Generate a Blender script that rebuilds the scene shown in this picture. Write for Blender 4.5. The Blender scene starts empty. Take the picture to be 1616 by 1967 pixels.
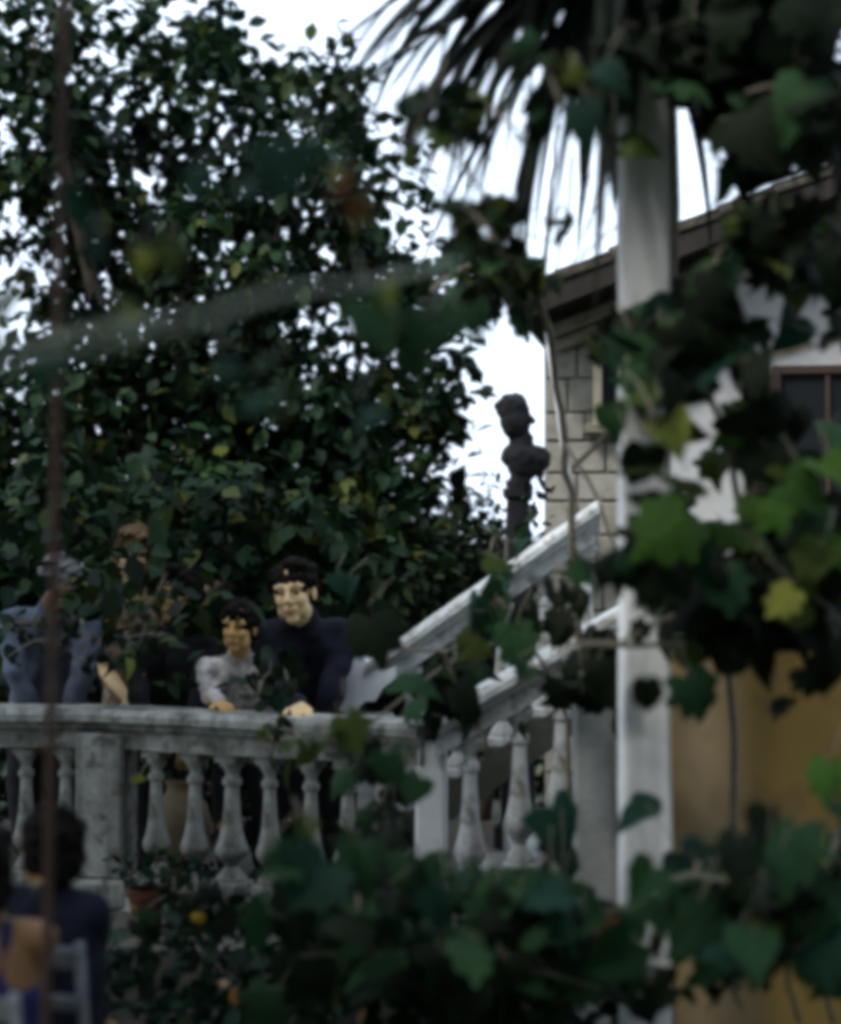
import bpy, math, random
from mathutils import Vector, Matrix, Euler

random.seed(7)
RAD = math.radians
SC = bpy.context.scene
COL = SC.collection

# ---------------------------------------------------------------- camera
FPX, CX, CY, HOR = 3500.0, 808.0, 983.5, 1050.0
PITCH = math.atan((HOR - CY) / FPX)
EYE = Vector((0, 0, 2.0))
cam = bpy.data.cameras.new('camera')
cam.sensor_fit = 'VERTICAL'
cam.sensor_height = 36.0
cam.sensor_width = 36.0
cam.lens = 36.0 * FPX / 1967.0
cam.clip_start = 0.05
cam.clip_end = 3000
cam.dof.use_dof = True
cam.dof.focus_distance = 8.1
cam.dof.aperture_fstop = 0.98
cam.dof.aperture_blades = 0
camo = bpy.data.objects.new('camera', cam)
COL.objects.link(camo)
camo.location = EYE
camo.rotation_euler = (RAD(90) + PITCH, 0, 0)
SC.camera = camo

# ---------------------------------------------------------------- sky, sun, exposure
SUN_EL, SUN_AZ = 46.0, 226.0          # azimuth measured from +Y towards +X (from the left, slightly behind the camera)
world = bpy.data.worlds.new('World')
SC.world = world
world.use_nodes = True
wn, wl = world.node_tree.nodes, world.node_tree.links
wn.clear()
wout = wn.new('ShaderNodeOutputWorld')
wbg = wn.new('ShaderNodeBackground')
wbg.inputs['Strength'].default_value = 0.15
wsky = wn.new('ShaderNodeTexSky')
wsky.sky_type = 'NISHITA'
wsky.sun_disc = False
wsky.sun_elevation = RAD(SUN_EL)
wsky.sun_rotation = RAD(SUN_AZ)
wsky.air_density = 1.0
wsky.dust_density = 8.0
wsky.ozone_density = 1.0
wmix = wn.new('ShaderNodeMix')
wmix.data_type = 'RGBA'
wmix.inputs[0].default_value = 0.72
wmix.inputs[7].default_value = (9.6, 11.2, 13.4, 1)      # thick white overcast
wl.new(wsky.outputs[0], wmix.inputs[6])
wl.new(wmix.outputs[2], wbg.inputs['Color'])
wl.new(wbg.outputs[0], wout.inputs['Surface'])

sun = bpy.data.lights.new('sun', 'SUN')
sun.energy = 2.8
sun.angle = RAD(11)
sun.color = (1.0, 0.97, 0.92)
suno = bpy.data.objects.new('sun', sun)
COL.objects.link(suno)
sd = Vector((math.sin(RAD(SUN_AZ)) * math.cos(RAD(SUN_EL)), math.cos(RAD(SUN_AZ)) * math.cos(RAD(SUN_EL)), math.sin(RAD(SUN_EL))))
suno.rotation_euler = sd.to_track_quat('Z', 'Y').to_euler()
suno.location = (3, -4, 8)

SC.view_settings.view_transform = 'Standard'
SC.view_settings.look = 'None'
SC.view_settings.gamma = 1.0
SC.view_settings.use_curve_mapping = False
SC.view_settings.exposure = 0.25
SC.render.engine = 'CYCLES'
SC.cycles.use_denoising = True
SC.cycles.denoiser = 'OPENIMAGEDENOISE'
SC.cycles.pixel_filter_type = 'BLACKMAN_HARRIS'
SC.cycles.filter_width = 5.0
SC.cycles.max_bounces = 8
SC.cycles.sample_clamp_indirect = 6.0

# ---------------------------------------------------------------- helpers
_f = Vector((0, math.cos(PITCH), math.sin(PITCH)))
_u = Vector((0, -math.sin(PITCH), math.cos(PITCH)))

def P(px, py, Y):
    """point of the place that lies Y metres in front of the eye on the sight line of a picture point"""
    d = _f + Vector((1, 0, 0)) * ((px - CX) / FPX) + _u * ((CY - py) / FPX)
    d *= Y / d.y
    return EYE + d

def link(o):
    COL.objects.link(o)
    return o

def tag(o, label=None, cat=None, group=None, kind=None):
    if label: o['label'] = label
    if cat: o['category'] = cat
    if group: o['group'] = group
    if kind: o['kind'] = kind
    return o

def empty(name, loc, label=None, cat=None, group=None, kind=None):
    o = bpy.data.objects.new(name, None)
    o.empty_display_size = 0.05
    o.location = loc
    link(o)
    return tag(o, label, cat, group, kind)

def world_of(p):
    m = Matrix.Identity(4)
    while p is not None:
        m = Matrix.LocRotScale(p.location, p.rotation_euler, p.scale) @ m
        if p.parent is not None:
            m = p.matrix_parent_inverse @ m
        p = p.parent
    return m

def adopt(o, parent):
    o.parent = parent
    o.matrix_parent_inverse = world_of(parent).inverted()
    return o

class MB:
    def __init__(self):
        self.v, self.f, self.m = [], [], []
    def add(self, vs, fs, mi=0):
        n = len(self.v)
        self.v += [tuple(v) for v in vs]
        self.f += [tuple(i + n for i in f) for f in fs]
        self.m += [mi] * len(fs)
    def box(self, c, s, rot=None, bev=0.0):
        c = Vector(c); hx, hy, hz = s[0] / 2, s[1] / 2, s[2] / 2
        R = rot if rot is not None else Matrix.Identity(3)
        if bev <= 0:
            vs = [Vector((x, y, z)) for x in (-hx, hx) for y in (-hy, hy) for z in (-hz, hz)]
            fs = [(0, 1, 3, 2), (4, 6, 7, 5), (0, 4, 5, 1), (2, 3, 7, 6), (0, 2, 6, 4), (1, 5, 7, 3)]
        else:
            b = min(bev, hx * .9, hy * .9, hz * .9)
            vs, idx = [], {}
            for x in (-1, 1):
                for y in (-1, 1):
                    for z in (-1, 1):
                        for a in range(3):
                            q = [x * (hx - b), y * (hy - b), z * (hz - b)]
                            q[a] = (x * hx, y * hy, z * hz)[a]
                            idx[(x, y, z, a)] = len(vs); vs.append(Vector(q))
            fs = []
            for a in range(3):
                o1, o2 = (a + 1) % 3, (a + 2) % 3
                for s_ in (-1, 1):
                    ring = []
                    for (p, q) in ((-1, -1), (1, -1), (1, 1), (-1, 1)):
                        k = [0, 0, 0]; k[a] = s_; k[o1] = p; k[o2] = q
                        ring.append(idx[(k[0], k[1], k[2], a)])
                    fs.append(ring if s_ > 0 else ring[::-1])
                for p in (-1, 1):
                    for q in (-1, 1):
                        k0 = [0, 0, 0]; k1 = [0, 0, 0]
                        k0[a] = -1; k1[a] = 1
                        k0[o1] = k1[o1] = p; k0[o2] = k1[o2] = q
                        fs.append([idx[(*k0, o1)], idx[(*k1, o1)], idx[(*k1, o2)], idx[(*k0, o2)]])
            for x in (-1, 1):
                for y in (-1, 1):
                    for z in (-1, 1):
                        fs.append([idx[(x, y, z, a)] for a in range(3)])
        self.add([c + R @ v for v in vs], fs)
    def lathe(self, prof, c=(0, 0, 0), seg=20, square=()):
        c = Vector(c); vs, fs = [], []
        for (z, r) in prof:
            for k in range(seg):
                a = 2 * math.pi * k / seg
                vs.append(c + Vector((r * math.cos(a), r * math.sin(a), z)))
        for i in range(len(prof) - 1):
            for k in range(seg):
                k2 = (k + 1) % seg
                fs.append((i * seg + k, i * seg + k2, (i + 1) * seg + k2, (i + 1) * seg + k))
        fs.append(tuple(range(seg))[::-1])
        fs.append(tuple((len(prof) - 1) * seg + k for k in range(seg)))
        self.add(vs, fs)
    def tube(self, pts, rads, seg=8):
        pts = [Vector(p) for p in pts]
        if not isinstance(rads, (list, tuple)): rads = [rads] * len(pts)
        vs, fs = [], []
        ref = Vector((0.13, 0.31, 0.94))
        for i, p in enumerate(pts):
            t = (pts[min(i + 1, len(pts) - 1)] - pts[max(i - 1, 0)]).normalized()
            a = t.cross(ref)
            if a.length < 1e-3: a = t.cross(Vector((1, 0, 0)))
            a.normalize(); b = t.cross(a)
            for k in range(seg):
                an = 2 * math.pi * k / seg
                vs.append(p + (a * math.cos(an) + b * math.sin(an)) * rads[i])
        for i in range(len(pts) - 1):
            for k in range(seg):
                k2 = (k + 1) % seg
                fs.append((i * seg + k, i * seg + k2, (i + 1) * seg + k2, (i + 1) * seg + k))
        fs.append(tuple(range(seg))[::-1])
        fs.append(tuple((len(pts) - 1) * seg + k for k in range(seg)))
        self.add(vs, fs)
    def ell(self, c, r, rot=None, seg=16, rings=10):
        c = Vector(c); R = rot if rot is not None else Matrix.Identity(3)
        vs, fs = [c + R @ Vector((0, 0, -r[2]))], []
        for i in range(1, rings):
            ph = -math.pi / 2 + math.pi * i / rings
            for k in range(seg):
                a = 2 * math.pi * k / seg
                vs.append(c + R @ Vector((r[0] * math.cos(ph) * math.cos(a), r[1] * math.cos(ph) * math.sin(a), r[2] * math.sin(ph))))
        vs.append(c + R @ Vector((0, 0, r[2])))
        n = len(vs) - 1
        for k in range(seg):
            k2 = (k + 1) % seg
            fs.append((0, 1 + k2, 1 + k))
            for i in range(rings - 2):
                fs.append((1 + i * seg + k, 1 + i * seg + k2, 1 + (i + 1) * seg + k2, 1 + (i + 1) * seg + k))
            fs.append((1 + (rings - 2) * seg + k, 1 + (rings - 2) * seg + k2, n))
        self.add(vs, fs)
    def cap(self, a, b, ra, rb, seg=12):
        """tapered capsule"""
        a, b = Vector(a), Vector(b)
        t = b - a; L = t.length
        if L < 1e-5: return self.ell(a, (ra, ra, ra))
        t /= L
        x = t.cross(Vector((0.2, 0.3, 0.93)));
        if x.length < 1e-3: x = t.cross(Vector((1, 0, 0)))
        x.normalize(); y = t.cross(x)
        rings = []
        for i in range(1, 5):
            ph = -math.pi / 2 + math.pi / 2 * i / 4
            rings.append((ra * math.sin(ph), ra * math.cos(ph)))
        for i in range(0, 4):
            ph = math.pi / 2 * i / 4
            rings.append((L + rb * math.sin(ph), rb * math.cos(ph)))
        vs = [a - t * ra]; fs = []
        for (h, r) in rings:
            for k in range(seg):
                an = 2 * math.pi * k / seg
                vs.append(a + t * h + (x * math.cos(an) + y * math.sin(an)) * r)
        vs.append(b + t * rb); n = len(vs) - 1
        for k in range(seg):
            k2 = (k + 1) % seg
            fs.append((0, 1 + k2, 1 + k))
            for i in range(len(rings) - 1):
                fs.append((1 + i * seg + k, 1 + i * seg + k2, 1 + (i + 1) * seg + k2, 1 + (i + 1) * seg + k))
            fs.append((1 + (len(rings) - 1) * seg + k, 1 + (len(rings) - 1) * seg + k2, n))
        self.add(vs, fs)
    def mesh(self, name, mats, smooth=False):
        me = bpy.data.meshes.new(name)
        me.from_pydata(self.v, [], self.f)
        for m in (mats if isinstance(mats, (list, tuple)) else [mats]):
            me.materials.append(m)
        if any(self.m):
            me.polygons.foreach_set('material_index', self.m)
        if smooth:
            me.polygons.foreach_set('use_smooth', [True] * len(me.polygons))
        me.update()
        return me
    def build(self, name, mat, parent=None, smooth=False):
        o = link(bpy.data.objects.new(name, self.mesh(name, mat, smooth)))
        if parent is not None: adopt(o, parent)
        return o

def remesh(mb, name, mat, voxel, smooth_it=3, parent=None, noise=None):
    me = mb.mesh('tmp', [])
    o = link(bpy.data.objects.new('tmp', me))
    md = o.modifiers.new('r', 'REMESH'); md.mode = 'VOXEL'; md.voxel_size = voxel; md.use_smooth_shade = True
    if smooth_it:
        sm = o.modifiers.new('s', 'SMOOTH'); sm.factor = 0.5; sm.iterations = smooth_it
    dg = bpy.context.evaluated_depsgraph_get()
    out = bpy.data.meshes.new_from_object(o.evaluated_get(dg))
    bpy.data.objects.remove(o); bpy.data.meshes.remove(me)
    out.name = name
    out.materials.clear(); out.materials.append(mat)
    if noise:
        from mathutils import noise as nz
        amp, sc = noise
        nrm = [v.normal.copy() for v in out.vertices]
        cos = []
        for v, nn in zip(out.vertices, nrm):
            cos += (v.co + nn * (nz.noise(v.co * sc) * amp))[:]
        out.vertices.foreach_set('co', cos); out.update()
    r = link(bpy.data.objects.new(name, out))
    if parent is not None: adopt(r, parent)
    return r

# ---------------------------------------------------------------- materials
def nodes_of(name):
    m = bpy.data.materials.new(name)
    m.use_nodes = True
    nt = m.node_tree
    return m, nt, nt.nodes['Principled BSDF']

def surf(name, base, var, rough=0.85, scale=8.0, streak=None, spots=None, bump=0.25, bscale=60.0, spec=0.3, metallic=0.0):
    """base colour broken by noise, optional vertical run-off streaks and lichen spots"""
    m, nt, b = nodes_of(name)
    N, L = nt.nodes, nt.links
    tc = N.new('ShaderNodeTexCoord')
    n1 = N.new('ShaderNodeTexNoise'); n1.inputs['Scale'].default_value = scale; n1.inputs['Detail'].default_value = 8; n1.inputs['Roughness'].default_value = .65
    L.new(tc.outputs['Object'], n1.inputs['Vector'])
    r1 = N.new('ShaderNodeValToRGB'); r1.color_ramp.elements[0].position = .3; r1.color_ramp.elements[1].position = .72
    r1.color_ramp.elements[0].color = (*var, 1); r1.color_ramp.elements[1].color = (*base, 1)
    L.new(n1.outputs['Fac'], r1.inputs['Fac'])
    cur = r1.outputs['Color']
    def layer(vec_scale, nscale, lo, hi, colour, amt):
        nonlocal cur
        mp = N.new('ShaderNodeMapping'); mp.inputs['Scale'].default_value = vec_scale
        L.new(tc.outputs['Object'], mp.inputs['Vector'])
        n2 = N.new('ShaderNodeTexNoise'); n2.inputs['Scale'].default_value = nscale; n2.inputs['Detail'].default_value = 6
        L.new(mp.outputs[0], n2.inputs['Vector'])
        mr = N.new('ShaderNodeMapRange'); mr.inputs['From Min'].default_value = lo; mr.inputs['From Max'].default_value = hi; mr.inputs['To Max'].default_value = amt
        L.new(n2.outputs['Fac'], mr.inputs['Value'])
        mx = N.new('ShaderNodeMix'); mx.data_type = 'RGBA'
        L.new(mr.outputs[0], mx.inputs[0]); L.new(cur, mx.inputs[6]); mx.inputs[7].default_value = (*colour, 1)
        cur = mx.outputs[2]
    if streak: layer((1, 1, .07), streak[1], .5, .72, streak[0], streak[2])
    if spots: layer((1, 1, 1), spots[1], .52, .66, spots[0], spots[2])
    L.new(cur, b.inputs['Base Color'])
    b.inputs['Roughness'].default_value = rough
    b.inputs['Specular IOR Level'].default_value = spec
    b.inputs['Metallic'].default_value = metallic
    if bump:
        nb = N.new('ShaderNodeTexNoise'); nb.inputs['Scale'].default_value = bscale; nb.inputs['Detail'].default_value = 5
        L.new(tc.outputs['Object'], nb.inputs['Vector'])
        bp = N.new('ShaderNodeBump'); bp.inputs['Strength'].default_value = bump; bp.inputs['Distance'].default_value = .01
        L.new(nb.outputs['Fac'], bp.inputs['Height']); L.new(bp.outputs[0], b.inputs['Normal'])
    return m

def leafmat(name, mode, cols, rough=.5, trans=.22, nscale=30):
    """mode 'object': obj.color per leaf; mode 'attr': random per-leaf attribute through a ramp"""
    m, nt, b = nodes_of(name)
    N, L = nt.nodes, nt.links
    if mode == 'object':
        oi = N.new('ShaderNodeObjectInfo'); col = oi.outputs['Color']
    else:
        at = N.new('ShaderNodeAttribute'); at.attribute_name = 'rnd'
        rp = N.new('ShaderNodeValToRGB')
        e = rp.color_ramp.elements
        while len(e) < len(cols): e.new(.5)
        for i, c in enumerate(cols):
            e[i].position = i / (len(cols) - 1); e[i].color = (*c, 1)
        L.new(at.outputs['Fac'], rp.inputs['Fac']); col = rp.outputs['Color']
    tc = N.new('ShaderNodeTexCoord')
    n1 = N.new('ShaderNodeTexNoise'); n1.inputs['Scale'].default_value = nscale; n1.inputs['Detail'].default_value = 4
    L.new(tc.outputs['Object'], n1.inputs['Vector'])
    mr = N.new('ShaderNodeMapRange'); mr.inputs['From Min'].default_value = .3; mr.inputs['From Max'].default_value = .7; mr.inputs['To Min'].default_value = .65; mr.inputs['To Max'].default_value = 1.3
    L.new(n1.outputs['Fac'], mr.inputs['Value'])
    vm = N.new('ShaderNodeVectorMath'); vm.operation = 'SCALE'
    L.new(col, vm.inputs[0]); L.new(mr.outputs[0], vm.inputs['Scale'])
    col_out = vm.outputs[0]
    if name == 'vine_leaf':
        def mth(op, a, b_=None):
            n = N.new('ShaderNodeMath'); n.operation = op
            for i, q in enumerate((a, b_)):
                if q is None: continue
                if isinstance(q, (int, float)): n.inputs[i].default_value = q
                else: L.new(q, n.inputs[i])
            return n.outputs[0]
        sx = N.new('ShaderNodeSeparateXYZ'); L.new(tc.outputs['Object'], sx.inputs[0])
        ax = mth('ABSOLUTE', sx.outputs['X'])
        rib = mth('LESS_THAN', ax, .014)
        fr = mth('ABSOLUTE', mth('SUBTRACT', mth('FRACT', mth('MULTIPLY', mth('SUBTRACT', sx.outputs['Y'], mth('MULTIPLY', ax, .75)), 5.0)), .5))
        vein = mth('MAXIMUM', rib, mth('LESS_THAN', fr, .045))
        vs_ = N.new('ShaderNodeVectorMath'); vs_.operation = 'SCALE'
        L.new(col_out, vs_.inputs[0]); L.new(mth('ADD', mth('MULTIPLY', vein, .9), 1.0), vs_.inputs['Scale'])
        col_out = vs_.outputs[0]
    L.new(col_out, b.inputs['Base Color'])
    b.inputs['Roughness'].default_value = rough + .12
    b.inputs['Specular IOR Level'].default_value = .10
    tr = N.new('ShaderNodeBsdfTranslucent'); L.new(vm.outputs[0], tr.inputs['Color'])
    ms = N.new('ShaderNodeMixShader'); ms.inputs[0].default_value = trans
    L.new(b.outputs[0], ms.inputs[1]); L.new(tr.outputs[0], ms.inputs[2])
    L.new(ms.outputs[0], N['Material Output'].inputs['Surface'])
    return m

M = {}
M['stone'] = surf('weathered_stone', (.44, .45, .42), (.15, .155, .135), .9, 9, streak=((.05, .05, .04), 9, .9), spots=((.07, .075, .05), 16, .8), bump=.5)
M['stair_stone'] = surf('pale_stair_stone', (.66, .69, .70), (.34, .36, .355), .9, 8, streak=((.10, .09, .065), 8, .75), spots=((.13, .105, .06), 15, .75), bump=.5)
M['post'] = surf('limewashed_post', (.80, .82, .83), (.62, .64, .645), .85, 5, streak=((.33, .34, .34), 12, .6), bump=.3)
M['pillar'] = surf('weathered_pillar', (.36, .38, .37), (.22, .235, .225), .9, 7, streak=((.13, .13, .11), 10, .8), bump=.5)
M['ochre'] = surf('ochre_plaster', (.37, .24, .075), (.22, .14, .04), .9, 1.6, streak=((.27, .225, .16), 2.4, .8), spots=((.13, .10, .06), 5, .45), bump=.15)
M['plaster'] = surf('pale_plaster', (.42, .43, .43), (.30, .305, .30), .9, 4, streak=((.35, .34, .30), 7, .5), bump=.25)
M['block'] = surf('ashlar_block', (.30, .29, .25), (.19, .185, .15), .95, 9, spots=((.16, .15, .11), 12, .5), bump=.6)
M['mortar'] = surf('mortar', (.26, .25, .21), (.17, .16, .135), .95, 12)
M['tile'] = surf('old_roof_tile', (.03, .024, .018), (.016, .013, .010), .9, 14, spots=((.07, .07, .04), 20, .7), bump=.5)
M['timber'] = surf('dark_timber', (.018, .014, .010), (.010, .008, .007), .8, 10, streak=((.03, .025, .02), 20, .7))
M['cornice'] = surf('cornice_stone', (.26, .24, .18), (.14, .125, .09), .9, 8, spots=((.12, .10, .06), 12, .7))
M['shutter'] = surf('rust_brown_paint', (.045, .022, .014), (.025, .015, .011), .6, 12)
M['cream'] = surf('cream_paint', (.70, .62, .42), (.50, .42, .28), .6, 10)
M['iron'] = surf('rusty_iron', (.06, .03, .02), (.035, .02, .016), .75, 25, bump=.3)
M['cable'] = surf('white_cable', (.75, .76, .78), (.6, .6, .62), .5, 20)
M['bark'] = surf('bark', (.13, .10, .075), (.06, .05, .04), .95, 14, bump=.9, bscale=40)
M['vinebark'] = surf('vine_stem', (.25, .22, .17), (.13, .12, .09), .9, 20, bump=.7)
M['palebranch'] = surf('pale_branch', (.26, .30, .25), (.16, .19, .15), .85, 14, bump=.5)
M['ground'] = surf('lawn_earth', (.055, .075, .03), (.03, .035, .018), .95, 3, bump=.6)
M['paving'] = surf('terrace_paving', (.11, .10, .085), (.06, .055, .045), .9, 5, bump=.4)
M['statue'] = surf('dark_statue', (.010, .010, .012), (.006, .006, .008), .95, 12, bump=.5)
M['terracotta'] = surf('terracotta', (.10, .034, .015), (.06, .022, .011), .85, 14)
M['soil'] = surf('soil', (.04, .03, .02), (.02, .016, .012), 1, 20)
M['chair'] = surf('white_chair_paint', (.22, .24, .25), (.09, .10, .11), .6, 14)
M['glass'], _nt, _b = nodes_of('window_glass')
_b.inputs['Base Color'].default_value = (.012, .014, .016, 1); _b.inputs['Roughness'].default_value = .12
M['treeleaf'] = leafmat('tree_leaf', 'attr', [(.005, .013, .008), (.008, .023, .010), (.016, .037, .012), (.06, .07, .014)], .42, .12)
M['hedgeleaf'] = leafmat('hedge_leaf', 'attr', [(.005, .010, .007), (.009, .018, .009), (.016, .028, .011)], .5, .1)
M['bedleaf'] = leafmat('bed_leaf', 'attr', [(.006, .018, .012), (.011, .032, .018), (.024, .042, .012)], .5, .15)
M['vineleaf'] = leafmat('vine_leaf', 'object', None, .55, .25, 18)
M['strap'] = leafmat('strap_leaf', 'object', None, .5, .12, 10)

# ---------------------------------------------------------------- ground and terrace
mb = MB()
R0 = 900
mb.add([(-R0, -R0, 0), (R0, -R0, 0), (R0, R0, 0), (-R0, R0, 0)], [(0, 1, 2, 3)])
tag(mb.build('ground', M['ground']), kind='structure')

TZ = 0.52                                   # terrace floor
mb = MB()
mb.box((-1.9, 8.3, TZ / 2 - .002), (8.2, 3.2, TZ))
terr = tag(mb.build('terrace', M['paving']), kind='structure')
# the same mass continues under the house
mb = MB()
mb.box((4.0, 9.6, .19), (3.55, 4.6, .38))
tag(mb.build('house_plinth', M['mortar']), kind='structure')

# ---------------------------------------------------------------- balusters
BAL = [(0, .060), (.012, .062), (.03, .052), (.05, .036), (.068, .026), (.085, .030), (.105, .050), (.135, .065), (.160, .064),
       (.195, .052), (.25, .041), (.32, .034), (.40, .029), (.455, .027), (.462, .036), (.478, .039), (.494, .036), (.50, .026), (.52, .027), (.54, .034), (.555, .046), (.57, .050)]
def bal_mesh(h, w=1.0):
    b = MB()
    bh, th = .058, .035
    b.box((0, 0, bh / 2), (.135 * w, .135 * w, bh), bev=.01)
    k = (h - bh - th) / .57
    b.lathe([(z * k + bh - .001, r * w) for z, r in BAL], seg=18)
    b.box((0, 0, h - th / 2), (.105 * w, .105 * w, th), bev=.006)
    return b

def flat(mesh_obj, ang=35):
    me = mesh_obj.data
    me.polygons.foreach_set('use_smooth', [True] * len(me.polygons))
    try: me.set_sharp_from_angle(angle=RAD(ang))
    except Exception: pass
    return mesh_obj

RAILZ = 2.0 - .665                          # top of the terrace rail
def wobble(mb_, amp=.004, sc=9):
    from mathutils import noise as nz
    mb_.v = [tuple(Vector(v) + nz.noise_vector(Vector(v) * sc) * amp) for v in mb_.v]
    return mb_

def prism_run(a, b, section, sub=14):
    """section: (offset across, height) ring swept from a to b; a, b are points on the rail's top line"""
    mb_ = MB(); a, b = Vector(a), Vector(b)
    t = (b - a); ax = Vector((-t.y, t.x, 0)).normalized()
    n = len(section); vs, fs = [], []
    for i in range(sub + 1):
        c = a + t * (i / sub)
        for (o, h) in section: vs.append(c + ax * o + Vector((0, 0, h)))
    for i in range(sub):
        for k in range(n):
            k2 = (k + 1) % n
            fs.append((i * n + k, i * n + k2, (i + 1) * n + k2, (i + 1) * n + k))
    fs.append(tuple(range(n))[::-1]); fs.append(tuple(sub * n + k for k in range(n)))
    mb_.add(vs, fs)
    return wobble(mb_)

CAPSEC = [(-.13, -.022), (-.115, 0), (.115, 0), (.13, -.022), (.13, -.05), (.10, -.062), (.10, -.08), (.082, -.092), (-.082, -.092), (-.10, -.08), (-.10, -.062), (-.13, -.05)]
FRIEZE = [(-.068, -.090), (.068, -.090), (.068, -.165), (-.068, -.165)]
PLINTH = [(-.10, 0), (.10, 0), (.10, -.10), (-.10, -.10)]

def post_mesh(w, h, z0):
    b = MB()
    b.box((0, 0, z0 + .06), (w + .05, w + .05, .12), bev=.012)
    b.box((0, 0, z0 + .12 + (h - .12) / 2), (w, w, h - .12), bev=.012)
    return wobble(b, .003)

pL = P(207, 1356, 7.6); pR = P(829, 1387, 6.95)
pFL = Vector((-3.6, 7.75, 0))
bal = empty('terrace_balustrade', (pL.x, pL.y, TZ), 'weathered grey stone balustrade along the terrace edge below the leaning people', 'balustrade')
def plan(p, z): return Vector((p.x, p.y, z))
for (a, b_) in ((pFL, pL), (pL, pR)):
    prism_run(plan(a, RAILZ), plan(b_, RAILZ), CAPSEC).build('rail', M['stone'], bal)
    prism_run(plan(a, RAILZ), plan(b_, RAILZ), FRIEZE).build('frieze', M['stone'], bal)
    prism_run(plan(a, TZ + .085), plan(b_, TZ + .085), PLINTH).build('plinth', M['stone'], bal)
BH = RAILZ - .165 - TZ - .085
bmesh_ = bal_mesh(BH, .88).mesh('baluster', M['stone'])
bmesh_.polygons.foreach_set('use_smooth', [True] * len(bmesh_.polygons)); bmesh_.set_sharp_from_angle(angle=RAD(40))
bwide = bal_mesh(BH, 1.04).mesh('baluster', M['stone'])
bwide.polygons.foreach_set('use_smooth', [True] * len(bwide.polygons)); bwide.set_sharp_from_angle(angle=RAD(40))
def on_line(a, b_, px):
    # where the sight line of column px crosses the line a-b in plan
    k = (px - CX) / FPX
    t = (k * a.y - a.x) / ((b_.x - a.x) - k * (b_.y - a.y))
    return a.lerp(b_, t)
def put_bal(px, a, b_, me, z):
    q = on_line(a, b_, px)
    o = link(bpy.data.objects.new('baluster', me))
    o.location = (q.x, q.y, z); o.rotation_euler = (random.uniform(-.012, .012), random.uniform(-.012, .012), math.atan2(b_.y - a.y, b_.x - a.x) + random.uniform(-.05, .05))
    adopt(o, bal)
for px in (303, 375, 446, 521, 597, 668, 738): put_bal(px, pL, pR, bwide if px == 446 else bmesh_, TZ + .084)
for px in (127, 54, -18, -90, -165, -240, -315, -390, -465): put_bal(px, pFL, pL, bmesh_, TZ + .084)
o = post_mesh(.205, RAILZ - .10 - TZ, TZ).build('post', M['stone'], None)
o.location = (pL.x, pL.y - .02, 0); o.rotation_euler = (0, 0, -.15); adopt(o, bal)
o = post_mesh(.115, RAILZ - .07 - TZ, TZ).build('newel_post', M['post'], None)
o.location = (pR.x, pR.y, 0); o.rotation_euler = (0, 0, -.1); adopt(o, bal)
# domed cap on the newel post
mb = MB(); mb.box((pR.x, pR.y, RAILZ + .012), (.20, .27, .03), bev=.01); mb.ell((pR.x, pR.y, RAILZ + .028), (.075, .09, .035))
flat(mb.build('post_cap', M['post'], bal))

# ---------------------------------------------------------------- staircase and its rails
stair = empty('staircase', (.5, 7.5, TZ), 'stone steps rising to the right between two sloping balustrades', 'staircase')
SX0, TR, RI, NS = .16, .20, .142, 6
for i in range(NS):
    mb = MB()
    x0 = SX0 + i * TR
    x1 = SX0 + NS * TR if i == NS - 1 else x0 + TR + .03
    mb.box(((x0 + x1) / 2, 7.48, TZ + (i + .5) * RI - .002 * i), (x1 - x0, 1.02 - .004 * i, RI), bev=.012)
    mb.build('step', M['pillar'], stair)
# landing and string wall below
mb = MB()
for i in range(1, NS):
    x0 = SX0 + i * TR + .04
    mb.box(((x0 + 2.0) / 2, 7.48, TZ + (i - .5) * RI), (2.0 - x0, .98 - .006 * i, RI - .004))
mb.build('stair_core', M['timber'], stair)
mb = MB(); mb.box((SX0 + NS * TR + .9, 8.0, TZ + NS * RI - .08), (1.8, 2.2, .16), bev=.01); mb.build('landing', M['pillar'], stair)

M['shade_stone'] = surf('dark_shade_stone', (.05, .05, .04), (.025, .027, .02), .95, 9)  # shade behind the near balusters, put into the far stone's colour
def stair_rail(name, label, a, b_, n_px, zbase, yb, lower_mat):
    base_mat = M['pillar'] if yb < 7.5 else M['shade_stone']
    root = empty(name, (a.x, a.y, TZ), label, 'balustrade')
    prism_run(a, b_, CAPSEC).build('rail', lower_mat, root)
    prism_run(a, b_, FRIEZE).build('frieze', lower_mat, root)
    slope = (b_.z - a.z) / (b_.x - a.x)
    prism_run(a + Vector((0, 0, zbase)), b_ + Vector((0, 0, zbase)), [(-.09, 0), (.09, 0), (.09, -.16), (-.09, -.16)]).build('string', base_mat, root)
    for px in n_px:
        q = on_line(a, b_, px)
        zt = a.z + slope * (q.x - a.x)
        h = -zbase - .165 + .03
        me = bal_mesh(h, .95).mesh('baluster', lower_mat)
        me.polygons.foreach_set('use_smooth', [True] * len(me.polygons)); me.set_sharp_from_angle(angle=RAD(40))
        o = link(bpy.data.objects.new('baluster', me)); o.location = (q.x, q.y, zt + zbase - .02); adopt(o, root)
        # stepped pedestal under each baluster
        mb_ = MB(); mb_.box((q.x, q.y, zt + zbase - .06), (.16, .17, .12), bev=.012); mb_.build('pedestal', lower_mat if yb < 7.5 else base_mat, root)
    return root
na, nb_ = P(836, 1368, 6.9), P(1260, 1128, 6.9)
stair_rail('stair_balustrade', 'pale stone stair rail with bulbous balusters beside the grey pillar', na, nb_, (903, 998, 1078, 1160, 1240), -.78, 6.9, M['stair_stone'])
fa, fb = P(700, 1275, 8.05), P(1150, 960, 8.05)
fr = stair_rail('stair_balustrade', 'far sloping stair rail ending in a pale scroll at its foot', fa, fb, (790, 880, 965, 1045, 1125), -.78, 8.05, M['stair_stone'])
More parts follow.
